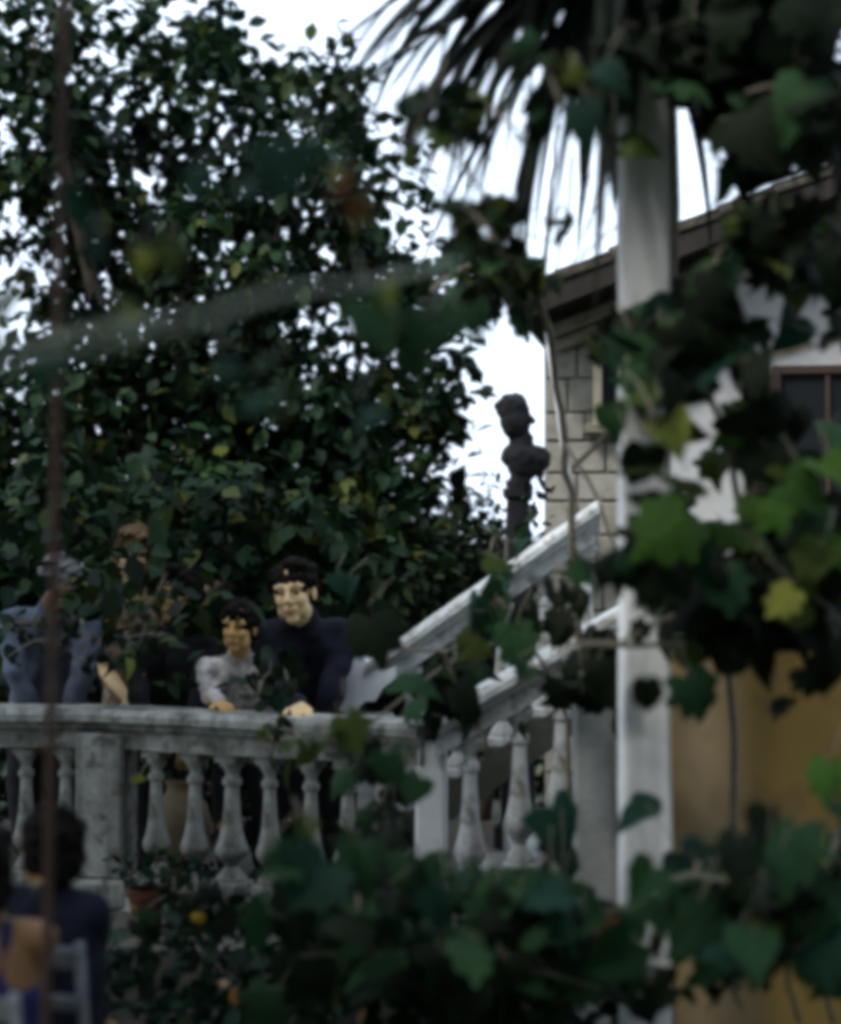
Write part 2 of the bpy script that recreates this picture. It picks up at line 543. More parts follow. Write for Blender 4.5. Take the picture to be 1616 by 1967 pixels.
# scroll at the foot of the far rail
c = P(700, 1318, 8.05)
ol = [(648, 1338), (655, 1305), (664, 1278), (678, 1256), (692, 1252), (706, 1264), (718, 1282), (742, 1284), (762, 1276), (762, 1300), (738, 1318), (722, 1344), (704, 1344), (694, 1352), (690, 1362), (668, 1370), (652, 1362)]
mb = MB(); q = [P(x, y, 8.05) for x, y in ol]; nq = len(q); vs = []
for dy, k in ((-.115, .93), (-.10, 1), (.10, 1), (.115, .93)):
    vs += [c + (p - c) * k + Vector((0, dy, 0)) for p in q]
fs = [tuple(range(nq)), tuple(range(3 * nq, 4 * nq))[::-1]]
for i in range(3):
    for k in range(nq): fs.append((i * nq + k, (i + 1) * nq + k, (i + 1) * nq + (k + 1) % nq, i * nq + (k + 1) % nq))
mb.add(vs, fs)
mb.build('scroll', M['post'], fr)
mb = MB(); mb.box((c.x + .05, 8.05, (TZ + c.z) / 2 - .06), (.16, .16, c.z - TZ - .12), bev=.01); mb.build('newel_post', M['stair_stone'], fr)

# ---------------------------------------------------------------- house
hA = P(1046, 900, 9.7)                       # left corner of the gable wall
hdir = Vector((math.cos(RAD(-9)), math.sin(RAD(-9)), 0)); hnor = Vector((-hdir.y, hdir.x, 0))   # hnor points away from the eye
HR = Matrix((hdir, hnor, (0, 0, 1))).transposed()
def H(u, d, z): return Vector((hA.x, hA.y, 0)) + hdir * u + hnor * d + Vector((0, 0, z))
def hx(px, d=0):                             # along-wall coordinate of a picture column
    a, b_ = H(0, d, 0), H(3, d, 0)
    k = (px - CX) / FPX
    return 3 * (k * a.y - a.x) / ((b_.x - a.x) - k * (b_.y - a.y))
def hz(px, py, d=0):
    u = hx(px, d); return P(px, py, H(u, d, 0).y).z
house = empty('stone_house', (hA.x, hA.y, .4), 'stone house with a sloping tiled roof at the top of the stairs', 'house')
zc0 = hz(1046, 610); zc1 = hz(1616, 385); SL = (zc1 - zc0) / (hx(1616) - hx(1046)); W = 4.6
def ztop(u): return zc0 + SL * min(u, W / 2 + .6) - max(0, u - W / 2 - .6) * SL
mb = MB()
UM = W / 2 + .6
vs = []
for d in (0, 4.0):
    vs += [H(0, d, .36), H(W, d, .36), H(W, d, ztop(W)), H(UM, d, ztop(UM)), H(0, d, ztop(0))]
mb.add(vs, [(0, 1, 2, 3, 4), (9, 8, 7, 6, 5), (0, 5, 6, 1), (1, 6, 7, 2), (2, 7, 8, 3), (3, 8, 9, 4), (4, 9, 5, 0)])
wall = mb.build('wall', M['mortar'], house)
# dressed corner blocks, pieces of the wall
uend = hx(1200)
z = .42; row = 0
while z < ztop(uend) + .3:
    h = random.choice([.15, .17, .2, .18])
    u = 0.0
    first = True
    while u < uend - .02:
        w = random.uniform(.15, .3) * (0.6 if (first and row % 2) else 1)
        if u + w > uend: w = uend - u
        if uend - (u + w) < .07: w = uend - u
        zt = min(z + h, ztop(u) - .02)
        if zt - z > .05:
            b = MB(); pr = random.uniform(.018, .03)
            b.box(H(u + w / 2, -pr / 2 + .004, (z + zt) / 2), (w - .014, pr + .008, zt - z - .014), HR, bev=.006)
            b.build('stone_block', M['block'], wall)
        u += w; first = False
    z += h; row += 1
# rendered wall right of the corner
mb = MB()
zt = lambda u: ztop(u) - .01
us = [uend + .004, UM, W]
vs = [];
for d in (-.028, -.001):
    for u in us: vs += [H(u, d, .37), H(u, d, zt(u))]
mb.add(vs, [(0, 2, 3, 1), (2, 4, 5, 3), (0, 1, 7, 6), (4, 10, 11, 5), (1, 3, 9, 7), (3, 5, 11, 9), (0, 6, 8, 2), (2, 8, 10, 4)])
mb.build('render_coat', M['plaster'], house)
# blocks also turn the corner
# window near the corner with its cream frame
def window(px0, px1, py0, py1, frame, left_only=False):
    u0, u1 = hx(px0), hx(px1); z0, z1 = hz((px0 + px1) / 2, py1), hz((px0 + px1) / 2, py0)
    w = empty_part('window', house, H((u0 + u1) / 2, -.05, z0))
    b = MB(); b.box(H((u0 + u1) / 2, -.034, (z0 + z1) / 2), (u1 - u0, .012, z1 - z0), HR); g = b.build('pane', M['glass'], w)
    fw = .045
    b = MB()
    for u in (u0 - fw / 2, u1 + fw / 2): b.box(H(u, -.05, (z0 + z1) / 2), (fw, .055, z1 - z0 + 2 * fw), HR, bev=.004)
    b.box(H((u0 + u1) / 2, -.049, z1 + fw / 2), (u1 - u0 - .002, .052, fw), HR, bev=.004)
    b.box(H((u0 + u1) / 2, -.048, (z0 + z1) / 2), (.025, .03, z1 - z0), HR)
    b.build('frame', frame, w)
    b = MB(); b.box(H((u0 + u1) / 2, -.075, z0 - .03), (u1 - u0 + .18, .11, .05), HR, bev=.008); b.build('sill', M['cornice'], w)
    return w, u0, u1, z0, z1
def empty_part(name, parent, loc):
    o = bpy.data.objects.new(name, None); o.empty_display_size = .05; link(o); o.location = loc
    adopt(o, parent); return o
window(1158, 1230, 650, 815, M['cream'])
w2, u0, u1, z0, z1 = window(1500, 1680, 720, 990, M['shutter'])
def shutter(ua, ub):
    sh = empty_part('shutter', house, H((ua + ub) / 2, -.06, z0))
    b = MB(); fw = .028
    for u in (ua + fw / 2, ub - fw / 2): b.box(H(u, -.075, (z0 + z1) / 2), (fw, .035, z1 - z0), HR, bev=.003)
    for zz in (z0 + .03, (z0 + z1) / 2, z1 - .03): b.box(H((ua + ub) / 2, -.075, zz), (ub - ua - 2 * fw - .002, .03, .055), HR)
    b.build('shutter_frame', M['shutter'], sh)
    zz = z0 + .075
    sl = None
    while zz < z1 - .06:
        if abs(zz - (z0 + z1) / 2) > .045:
            b = MB(); b.box(H((ua + ub) / 2, -.072, zz), (ub - ua - 2 * fw - .004, .008, .036), HR @ Matrix.Rotation(RAD(35), 3, 'X'))
            b.build('slat', M['shutter'], sh)
        zz += .036
shutter(hx(1437), hx(1490))
shutter(u1 + .06, u1 + .2)
# roof: boards, verge, tiles
roofang = math.atan(SL)
RR = HR @ Matrix.Rotation(-roofang, 3, 'Y')
roof = empty_part('roof', house, H(UM, 2, ztop(UM)))
OV = .42
def RP(s, d, h):                               # s metres up the slope from the wall corner
    base = H(0, 0, zc0)
    return base + RR @ Vector((s, d, h))
SLEN = UM / math.cos(roofang)
mb = MB(); mb.box(RP(SLEN / 2 - .06, 1.85, .045), (SLEN + .12, 4.6, .05), RR); mb.build('roof_boards', M['timber'], roof)
mb = MB(); mb.box(RP(SLEN / 2 - .06, -.47, .04), (SLEN + .14, .03, .17), RR, bev=.006); mb.build('verge_board', M['timber'], roof)
for k in range(9):
    mb = MB(); mb.box(RP(SLEN / 2, -.40 + k * .07 - .0, -.012), (SLEN, .03, .06), RR)
    if k in (1, 4): mb.build('purlin', M['timber'], roof)
HL = Matrix((-hdir, hnor, (0, 0, 1))).transposed()
mb = MB()
RR2 = HR @ Matrix.Rotation(roofang, 3, 'Y')
mb.box(H(UM, 0, ztop(UM)) + RR2 @ Vector((SLEN / 2 + .15, 1.85, .045)), (SLEN + .2, 4.6, .05), RR2); mb.build('roof_boards', M['timber'], roof)
tm = MB()
segs = 7
vs, fs = [], []
for i, (s, r) in enumerate(((0, .085), (.36, .07))):
    for j in range(segs + 1):
        a = math.pi * j / segs
        vs.append((s, r * math.cos(a), r * math.sin(a) * .75))
    for j in range(segs + 1):
        a = math.pi * j / segs
        vs.append((s, (r - .014) * math.cos(a), (r - .014) * math.sin(a) * .75 - .004))
n = segs + 1
for j in range(segs):
    fs += [(j, j + 1, 2 * n + j + 1, 2 * n + j), (n + j, 3 * n + j, 3 * n + j + 1, n + j + 1), (j, n + j, n + j + 1, j + 1), (2 * n + j, 2 * n + j + 1, 3 * n + j + 1, 3 * n + j)]
tm.add(vs, fs)
tmesh = tm.mesh('tile', M['tile'])
for c_ in range(12):
    for r_ in range(int(SLEN / .29)):
        o = link(bpy.data.objects.new('tile', tmesh))
        p_ = RP(-.14 + r_ * .29, -.42 + c_ * .17, .075 + random.uniform(-.004, .01))
        o.location = p_; o.rotation_euler = (RR @ Matrix.Rotation(RAD(2.5) + random.uniform(-.02, .02), 3, 'Y') @ Matrix.Rotation(random.uniform(-.04, .04), 3, 'Z')).to_euler()
        adopt(o, roof)
# cornice band beneath the verge
for k, (dz, th, pr) in enumerate(((-.10, .07, .11), (-.175, .06, .07))):
    mb = MB(); mb.box(RP(SLEN / 2, -pr / 2 - .03, dz), (SLEN, pr, th), RR, bev=.008); wobble(mb).build('cornice', M['cornice'], house)

# ---------------------------------------------------------------- post, pillar, ochre wall
def pillar(name, pxa, pxb, Y, ztop_, mat, label, cat, base=True):
    a, b_ = P(pxa, 1000, Y), P(pxb, 1000, Y); w = b_.x - a.x
    root = empty(name, ((a.x + b_.x) / 2, Y + w / 2, 0), label, cat)
    b = MB()
    n = 26
    for i in range(n + 1):
        z = ztop_ * i / n
        for sx, sy in ((-1, -1), (1, -1), (1, 1), (-1, 1)):
            b.v.append(((a.x + b_.x) / 2 + sx * w / 2, Y + w / 2 + sy * w / 2, z))
    for i in range(n):
        for k in range(4):
            k2 = (k + 1) % 4
            b.f.append((i * 4 + k, i * 4 + k2, i * 4 + 4 + k2, i * 4 + 4 + k)); b.m.append(0)
    b.f.append((n * 4, n * 4 + 1, n * 4 + 2, n * 4 + 3)); b.m.append(0)
    wobble(b, .005, 4)
    o = b.build('shaft', mat, root)
    bv = o.modifiers.new('b', 'BEVEL'); bv.width = .012; bv.segments = 2; bv.limit_method = 'ANGLE'
    if base:
        b = MB(); b.box(((a.x + b_.x) / 2, Y + w / 2, .1), (w + .06, w + .06, .2), bev=.012); b.build('foot', mat, root)
    return root, (a.x + b_.x) / 2, w
post, pxm, pw = pillar('pergola_post', 1196, 1290, 5.3, P(1240, -110, 5.3).z, M['post'], 'tall whitewashed square pergola post in front of the stairs', 'post')
pil, pcx, pcw = pillar('gate_pillar', 1106, 1194, 6.1, P(1150, 1300, 6.1).z, M['pillar'], 'shorter grey weathered pillar just left of the white post', 'pillar')
zp = P(1150, 1300, 6.1).z
mb = MB(); mb.box((pcx, 6.1 + pcw / 2, zp + .03), (pcw + .07, pcw + .07, .06), bev=.012); mb.box((pcx, 6.1 + pcw / 2, zp + .075), (pcw + .02, pcw + .02, .035), bev=.012)
mb.build('cap', M['pillar'], pil)

ow = empty('ochre_wall', (P(1285, 1900, 6.2).x, 6.3, 0), 'ochre plastered garden wall to the right of the white post', 'wall')
xa = P(1283, 1900, 6.2).x
zw = P(1400, 1225, 6.2).z
mb = MB()
mb.box((xa + 1.6, 6.3, zw / 2), (3.2, .2, zw), bev=.012); mb.build('wall_face', M['ochre'], ow)
mb = MB(); mb.box((xa + 1.6, 6.3, zw + .035), (3.26, .28, .07), bev=.012); wobble(mb).build('coping', M['pillar'], ow)

# rusty iron pole at the left
pa, pb = P(126, -160, 4.2), P(88, 2000, 4.2)
pb2 = pa + (pb - pa) * (pa.z / (pa.z - pb.z)); pb2.z = 0
pole = MB(); pole.tube([pb2 + (pa - pb2) * t for t in [i / 12 for i in range(13)]], .0115, 10)
o = pole.build('iron_pole', M['iron'], None, True)
tag(o, 'thin rusty brown iron pole standing upright at the left', 'pole')
pfoot = o

# white cable hanging at the house corner
mb = MB()
cp = [P(1050, 640, 9.35), P(1056, 690, 9.3), P(1068, 760, 9.3), P(1081, 860, 9.3), P(1094, 910, 9.3), P(1100, 990, 9.35), P(1102, 1040, 9.4)]
mb.tube(cp, .011, 8)
tag(mb.build('hanging_cable', M['cable'], None, True), 'white cable hanging down the stone house corner', 'cable')

# ---------------------------------------------------------------- statue silhouette
st = empty('bust_statue', P(1000, 1100, 9.0), 'dark bust statue on a slim column against the white sky', 'statue')
st.location.z = TZ
Y = 9.0
S = lambda px, py, dy=0: P(px, py, Y) + Vector((0, dy, 0))
mb = MB()
mb.ell(S(990, 806), (.078, .095, .105)); mb.ell(S(985, 785), (.082, .09, .07)); mb.cap(S(1012, 802), S(1022, 808), .03, .018)
mb.cap(S(1002, 832), S(1012, 842), .05, .035)
mb.cap(S(996, 820), S(1004, 862), .055, .06)
for k in range(26):
    a = random.uniform(0, 6.28); el = random.uniform(.0, 1.4)
    c = S(984, 793) + Vector((.075 * math.cos(a) * math.cos(el), .085 * math.sin(a) * math.cos(el), .085 * math.sin(el)))
    mb.ell(c, (.022, .022, .02), seg=8, rings=6)
mb.cap(S(990, 878, .02), S(1030, 882, .02), .07, .075); mb.cap(S(1000, 880), S(1000, 915), .085, .05); mb.cap(S(1022, 880), S(1010, 912), .07, .04)
mb.cap(S(1000, 912), S(992, 945), .05, .05)
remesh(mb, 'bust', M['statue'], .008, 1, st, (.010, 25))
cxy = S(995, 960)
mb = MB(); zb = S(995, 938).z
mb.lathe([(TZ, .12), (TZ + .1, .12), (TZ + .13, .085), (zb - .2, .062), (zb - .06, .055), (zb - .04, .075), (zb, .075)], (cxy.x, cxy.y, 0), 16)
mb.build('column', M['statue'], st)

# ---------------------------------------------------------------- people
def skinmat(name, c):
    m = surf(name, c, tuple(v * .92 for v in c), .6, 14, bump=0, spec=.2)
    m.node_tree.nodes['Principled BSDF'].inputs['Subsurface Weight'].default_value = .06
    m.node_tree.nodes['Principled BSDF'].inputs['Subsurface Radius'].default_value = (.02, .008, .004)
    return m
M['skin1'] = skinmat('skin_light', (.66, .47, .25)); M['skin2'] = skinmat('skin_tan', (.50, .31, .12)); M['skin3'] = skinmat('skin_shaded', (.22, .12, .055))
M['hair_d'] = surf('dark_hair', (.010, .008, .007), (.005, .004, .004), .85, 40, spec=.08, streak=((.02, .015, .010), 60, .5), bump=.6, bscale=90)
M['hair_b'] = surf('auburn_hair', (.12, .065, .025), (.05, .03, .012), .55, 40, streak=((.3, .2, .08), 60, .5), bump=.6, bscale=90)
M['hair_g'] = surf('grey_hair', (.24, .25, .25), (.10, .11, .11), .6, 40, streak=((.5, .5, .5), 60, .5), bump=.6, bscale=90)
M['lip'] = surf('lips', (.34, .13, .09), (.28, .1, .07), .5, 30, bump=0)
M['eye'] = surf('eye_dark', (.02, .014, .01), (.01, .008, .006), .2, 30, bump=0)
M['c_blue'] = surf('blue_grey_cotton', (.17, .195, .25), (.06, .075, .105), .9, 14, spots=((.08, .10, .14), 22, .75), bump=.5, bscale=14)
M['c_floral'] = surf('floral_cotton', (.46, .31, .22), (.04, .045, .03), .9, 22, spots=((.03, .035, .02), 16, .9), bump=.4, bscale=14)
M['c_check'] = surf('patterned_white_cotton', (.68, .64, .60), (.24, .22, .22), .9, 26, spots=((.07, .065, .06), 20, .85), bump=.4, bscale=14)
M['c_navy'] = surf('navy_wool', (.010, .011, .022), (.006, .007, .014), .95, 20, bump=.5, bscale=20)
M['c_navy2'] = surf('navy_sweater', (.009, .012, .026), (.005, .007, .016), .95, 20, bump=.5, bscale=20)
M['c_black'] = surf('black_cotton', (.015, .015, .017), (.008, .008, .01), .95, 20, bump=.5, bscale=20)
M['c_cobalt'] = surf('blue_top', (.012, .017, .08), (.007, .011, .05), .9, 20, bump=.5, bscale=20)
M['c_dark'] = surf('dark_trousers', (.03, .03, .034), (.018, .018, .02), .95, 14, bump=.4)

def hand(b, wrist, d, n, side, curl=.9, s=1.0):
    """d along the hand, n back of the hand; fingers bend away from n"""
    d = d.normalized(); w = d.cross(n).normalized(); n = w.cross(d).normalized()
    for k in (-1, -.35, .35, 1):
        b.cap(wrist + w * k * .010 * s, wrist + d * .078 * s + w * k * .030 * s, .016 * s, .0125 * s, 8)
    for i, (k, L) in enumerate(((-1, .058), (-.35, .072), (.35, .078), (1, .068))):
        p = wrist + d * .080 * s + w * k * .031 * s; a = .25 * curl
        for j in range(3):
            dd = d * math.cos(a) - n * math.sin(a) + w * k * .06
            q = p + dd * L * s * (.42, .33, .25)[j]
            b.cap(p, q, (.0092 - .0008 * j) * s, (.0088 - .0008 * j) * s, 7); p = q; a += .55 * curl
    p = wrist + d * .022 * s + w * side * .022 * s
    q = p + (d * .6 + w * side * .75 - n * .15).normalized() * .042 * s
    b.cap(p, q, .0125 * s, .0105 * s, 8); b.cap(q, q + (d * .95 + w * side * .25 - n * .25).normalized() * .032 * s, .0102 * s, .009 * s, 8)

HAIR = {
    'short': [((0, .022, .052), (.083, .104, .088)), ((.025, -.035, .115), (.05, .045, .028)), ((-.05, .01, .06), (.042, .066, .06)), ((.05, .01, .06), (.042, .066, .06)), ((0, .06, -.01), (.068, .06, .06))],
    'fringe': [((0, .022, .054), (.086, .106, .09)), ((-.012, -.066, .094), (.04, .034, .034)), ((.05, .0, .05), (.042, .07, .07)), ((-.05, .0, .05), (.042, .07, .07)), ((0, .06, -.03), (.075, .06, .07))],
    'bob': [((0, .022, .054), (.090, .108, .092)), ((.03, -.055, .10), (.055, .045, .03)), ((-.03, -.05, .105), (.05, .045, .03)), ((.078, .01, -.02), (.026, .055, .095)), ((-.078, .01, -.02), (.026, .055, .095)), ((0, .075, -.03), (.085, .05, .10))],
    'back': [((0, .025, .045), (.089, .106, .098)), ((0, .065, -.03), (.078, .06, .075)), ((.06, .02, -.01), (.032, .06, .06)), ((-.06, .02, -.01), (.032, .06, .06))],
}
def person(label, head, yaw, pitch, roll, s, sh, shw, shyaw, hip, elbows, wrists, handdir, feet, knees, skin, hair, hairm, top, topm, sleeve, botm, voxel, group, girth=1.0, face=True):
    head, sh, hip = Vector(head), Vector(sh), Vector(hip)
    root = empty('person', ((feet[0][0] + feet[1][0]) / 2, (feet[0][1] + feet[1][1]) / 2, min(feet[0][2], feet[1][2])), label, 'person', group)
    RH = Matrix.Rotation(yaw, 3, 'Z') @ Matrix.Rotation(pitch, 3, 'X') @ Matrix.Rotation(roll, 3, 'Y')
    h = lambda x, y, z: head + RH @ (Vector((x, y, z)) * s)
    b = MB()
    def E(c, r): b.ell(h(*c), tuple(v * s for v in r), RH)
    E((0, .015, .045), (.074, .094, .084)); E((0, -.022, -.03), (.060, .064, .088)); E((0, -.06, -.094), (.026, .024, .024))
    for sx in (-1, 1):
        E((sx * .036, -.054, -.022), (.026, .030, .030)); E((sx * .076, .012, -.006), (.010, .021, .032))
        b.cap(h(sx * .052, -.068, .032), h(sx * .014, -.085, .030), .0105 * s, .011 * s, 8); E((sx * .042, -.03, -.06), (.024, .034, .04)); E((sx * .012, -.099, -.026), (.009, .010, .008))
    b.cap(h(0, -.084, .026), h(0, -.108, -.020), .0085 * s, .0125 * s, 8)
    b.cap(h(-.018, -.083, -.054), h(.018, -.083, -.054), .009 * s, .009 * s, 8); b.cap(h(-.014, -.083, -.066), h(.014, -.083, -.066), .010 * s, .010 * s, 8)
    g = girth * s
    nb = h(0, .018, -.055); nk = sh + Vector((0, 0, .03 * s))
    b.cap(nb, nk, .050 * g, .056 * g)
    xa = Vector((math.cos(shyaw), math.sin(shyaw), 0))
    SL_, SR_ = sh - xa * (shw / 2), sh + xa * (shw / 2)
    def torso(b, k):
        b.cap(SL_ + xa * .03, SR_ - xa * .03, .050 * g + k, .050 * g + k)
        b.cap(nk - Vector((0, 0, .03)), SL_ + xa * .05, .052 * g + k, .048 * g + k); b.cap(nk - Vector((0, 0, .03)), SR_ - xa * .05, .052 * g + k, .048 * g + k)
        for t in (-1, 1):
            c1 = sh.lerp(hip, .3) + xa * t * shw * .20; c2 = sh.lerp(hip, .68) + xa * t * shw * .15; c3 = hip + xa * t * shw * .20
            b.cap(sh.lerp(hip, .08) + xa * t * shw * .2, c1, .080 * g + k, .098 * g + k); b.cap(c1, c2, .098 * g + k, .092 * g + k); b.cap(c2, c3, .092 * g + k, .102 * g + k)
    torso(b, 0)
    for i, S_ in enumerate((SL_, SR_)):
        e, w = Vector(elbows[i]), Vector(wrists[i])
        b.cap(S_, e, .047 * g, .038 * g); b.cap(e, e.lerp(w, .35), .038 * g, .037 * g); b.cap(e.lerp(w, .35), w, .037 * g, .024 * s)
        hd = Vector(handdir[i]) if handdir[i] else (w - e)
        hand(b, w, hd, Vector((0, 0, 1)) if abs(hd.normalized().z) < .8 else Vector((0, -1, 0)), 1 if i == 0 else -1, 1.0, s)
    for i in (0, 1):
        hp = hip + xa * (-1, 1)[i] * shw * .23; k_ = Vector(knees[i]); ft = Vector(feet[i])
        b.cap(hp, k_, .082 * g, .055 * g); b.cap(k_, k_.lerp(ft, .35), .055 * g, .054 * g); b.cap(k_.lerp(ft, .35), ft + Vector((0, 0, .07)), .054 * g, .036 * g); 
        fd = Vector((-math.sin(-shyaw), -math.cos(shyaw), 0)); b.cap(ft + Vector((0, 0, .04)), ft + fd * .13 * s + Vector((0, 0, .03)), .037 * s, .030 * s)
    remesh(b, 'body', M[skin], voxel, 2, root)
    # clothes
    c = MB(); torso(c, .013)
    if sleeve == 'long': c.cap(nk, nk.lerp(nb, .38), .066 * g, .060 * g)
    for i, S_ in enumerate((SL_, SR_)):
        e, w = Vector(elbows[i]), Vector(wrists[i])
        if sleeve == 'long': c.cap(S_, e, .058 * g, .051 * g); c.cap(e, e.lerp(w, .93), .051 * g, .037 * g)
        elif sleeve == 'short': c.cap(S_, S_.lerp(e, .7), .060 * g, .058 * g)
    if sleeve == 'none':
        c = MB()
        for t in (-1, 1):
            c1 = sh.lerp(hip, .3) + xa * t * shw * .20; c2 = sh.lerp(hip, .68) + xa * t * shw * .15; c3 = hip + xa * t * shw * .20
            c.cap(sh.lerp(hip, .30) + xa * t * shw * .2, c1, .098 * g, .110 * g); c.cap(c1, c2, .110 * g, .103 * g); c.cap(c2, c3, .103 * g, .114 * g)
            c.cap(sh + xa * t * shw * .24 + Vector((0, -.045, .045)), sh.lerp(hip, .3) + xa * t * shw * .22 + Vector((0, -.09, 0)), .012, .014)
            c.cap(sh + xa * t * shw * .24 + Vector((0, -.045, .045)), sh.lerp(hip, .3) + xa * t * shw * .22 + Vector((0, .09, 0)), .012, .014)
    remesh(c, top, M[topm], .008, 2, root, (.016, 13))
    c = MB()
    for i in (0, 1):
        hp = hip + xa * (-1, 1)[i] * shw * .23; k_ = Vector(knees[i]); ft = Vector(feet[i])
        c.cap(hip, hp, .11 * g, .105 * g); c.cap(hp, k_, .098 * g, .070 * g); c.cap(k_, ft + Vector((0, 0, .10)), .070 * g, .054 * g)
    remesh(c, 'trousers', M[botm], .012, 2, root, (.005, 12))
    c = MB()
    fd = Vector((-math.sin(-shyaw), -math.cos(shyaw), 0))
    for i in (0, 1):
        sh_ = MB(); ft = Vector(feet[i]); sh_.cap(ft + Vector((0, 0, .045)), ft + fd * .15 * s + Vector((0, 0, .04)), .045, .038)
        sh_.build('shoe', M['c_black'], root, True)
    # hair
    c = MB()
    for (ctr, r) in HAIR[hair]: c.ell(h(*ctr), tuple(v * s for v in r), RH)
    remesh(c, 'hair', M[hairm], .005, 1, root, (.016, 42))
    if face:
        for sx in (-1, 1):
            e_ = MB(); e_.ell(h(sx * .031, -.0735, .006), (.0100 * s, .009 * s, .0055 * s), RH, 10, 8); e_.build('eye', M['eye'], root, True)
            e_ = MB(); e_.cap(h(sx * .046, -.0775, .035), h(sx * .017, -.0925, .034), .0028 * s, .0036 * s, 6); e_.build('eyebrow', M[hairm], root, True)
        e_ = MB(); e_.cap(h(-.021, -.0865, -.060), h(.021, -.0865, -.060), .005 * s, .005 * s, 8); e_.cap(h(-.008, -.092, -.062), h(.008, -.092, -.062), .006 * s, .006 * s, 8); e_.build('lips', M['lip'], root, True)
    return root

def V(px, py, Y): return P(px, py, Y)
def rail_y(px):
    a, b_ = (pFL, pL) if px < 207 else (pL, pR)
    return on_line(Vector((a.x, a.y, 0)), Vector((b_.x, b_.y, 0)), px)
def on_rail(px, dy=0.0):
    q = rail_y(px); return Vector((q.x, q.y + .02 + dy, RAILZ + .026))
GP = 'people leaning on the terrace balustrade'
def stand(px, Y, spread=.1):
    x = P(px, 1500, Y).x
    return [(x - spread, Y, TZ), (x + spread, Y + .03, TZ)], [(x - spread, Y - .06, TZ + .42), (x + spread, Y - .04, TZ + .42)]

ft, kn = stand(600, 8.25)
person('person with dark hair in dark navy clothes leaning on the rail near the scroll', V(566, 1140, 7.62), -.22, .06, -.10, 1.06, V(590, 1216, 7.74), .32, .12, V(592, 1420, 8.1),
       [V(522, 1330, 7.6), V(634, 1340, 7.66)], [on_rail(574, .07), V(610, 1420, 7.72)], [(.15, -1, -.1), None], ft, kn, 'skin1', 'short', 'hair_d', 'jacket', 'c_navy', 'long', 'c_dark', .0052, GP)
ft, kn = stand(470, 8.0, .08)
person('child in a pale patterned shirt leaning on the balustrade beside the navy figure', V(461, 1206, 7.55), -.32, .05, .06, .84, V(456, 1283, 7.66), .25, -.15, V(468, 1430, 7.92),
       [V(404, 1335, 7.55), V(515, 1335, 7.6)], [on_rail(418, .06), V(500, 1410, 7.6)], [(.5, -1, -.1), None], ft, kn, 'skin2', 'fringe', 'hair_d', 'shirt', 'c_check', 'long', 'c_dark', .005, GP, 1.0)
ft, kn = stand(325, 8.3)
person('person in black clothes with tan face turned left behind the rail', V(344, 1142, 7.95), -.95, .08, 0, .98, V(328, 1245, 8.0), .34, -.2, V(325, 1430, 8.2),
       [V(270, 1340, 7.85), V(385, 1340, 7.85)], [V(290, 1420, 7.8), V(365, 1420, 7.8)], [None, None], ft, kn, 'skin2', 'short', 'hair_d', 'jacket', 'c_black', 'long', 'c_dark', .007, GP)
ft, kn = stand(262, 8.8)
person('person in a peach floral blouse standing behind the others', V(258, 1066, 8.42), .12, .12, .12, .98, V(262, 1172, 8.5), .35, .1, V(262, 1400, 8.65),
       [V(205, 1290, 8.45), V(322, 1290, 8.45)], [V(245, 1345, 8.25), V(290, 1345, 8.25)], [None, None], ft, kn, 'skin1', 'bob', 'hair_b', 'blouse', 'c_floral', 'short', 'c_dark', .006, GP)
ft, kn = stand(90, 8.4)
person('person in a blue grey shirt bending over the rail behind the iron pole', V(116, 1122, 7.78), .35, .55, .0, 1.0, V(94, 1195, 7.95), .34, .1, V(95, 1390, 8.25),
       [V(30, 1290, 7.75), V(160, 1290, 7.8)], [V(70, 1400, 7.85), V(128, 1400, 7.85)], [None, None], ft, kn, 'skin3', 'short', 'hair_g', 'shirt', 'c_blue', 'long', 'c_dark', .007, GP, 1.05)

# seated pair in front
hx0 = V(94, 1630, 5.0)
shF = V(100, 1745, 5.0); hipF = Vector((shF.x + .02, 4.98, .50))
GF = 'people seated in front of the terrace'
person('seated person in a navy sweater seen from behind beside the iron pole', hx0, -2.35, .0, .05, .90, shF, .25, math.pi - .25, hipF,
       [V(165, 1860, 5.08), V(30, 1860, 5.08)], [Vector((shF.x + .06, 5.36, .62)), Vector((shF.x - .14, 5.36, .62))], [None, None],
       [(shF.x + .08, 5.42, 0), (shF.x - .12, 5.44, 0)], [(shF.x + .1, 5.36, .50), (shF.x - .13, 5.38, .50)], 'skin2', 'back', 'hair_d', 'sweater', 'c_navy2', 'long', 'c_dark', .007, GF, 1.0, False)
shG = V(-28, 1800, 4.55)
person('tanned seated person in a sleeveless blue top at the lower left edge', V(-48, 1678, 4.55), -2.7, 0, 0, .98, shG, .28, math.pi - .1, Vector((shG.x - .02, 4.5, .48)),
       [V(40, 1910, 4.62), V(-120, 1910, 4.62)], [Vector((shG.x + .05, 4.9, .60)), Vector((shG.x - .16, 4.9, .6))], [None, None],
       [(shG.x + .08, 4.98, 0), (shG.x - .14, 4.98, 0)], [(shG.x + .09, 4.92, .48), (shG.x - .14, 4.92, .48)], 'skin3', 'back', 'hair_d', 'sleeveless_top', 'c_cobalt', 'none', 'c_cobalt', .007, GF, 1.0, False)

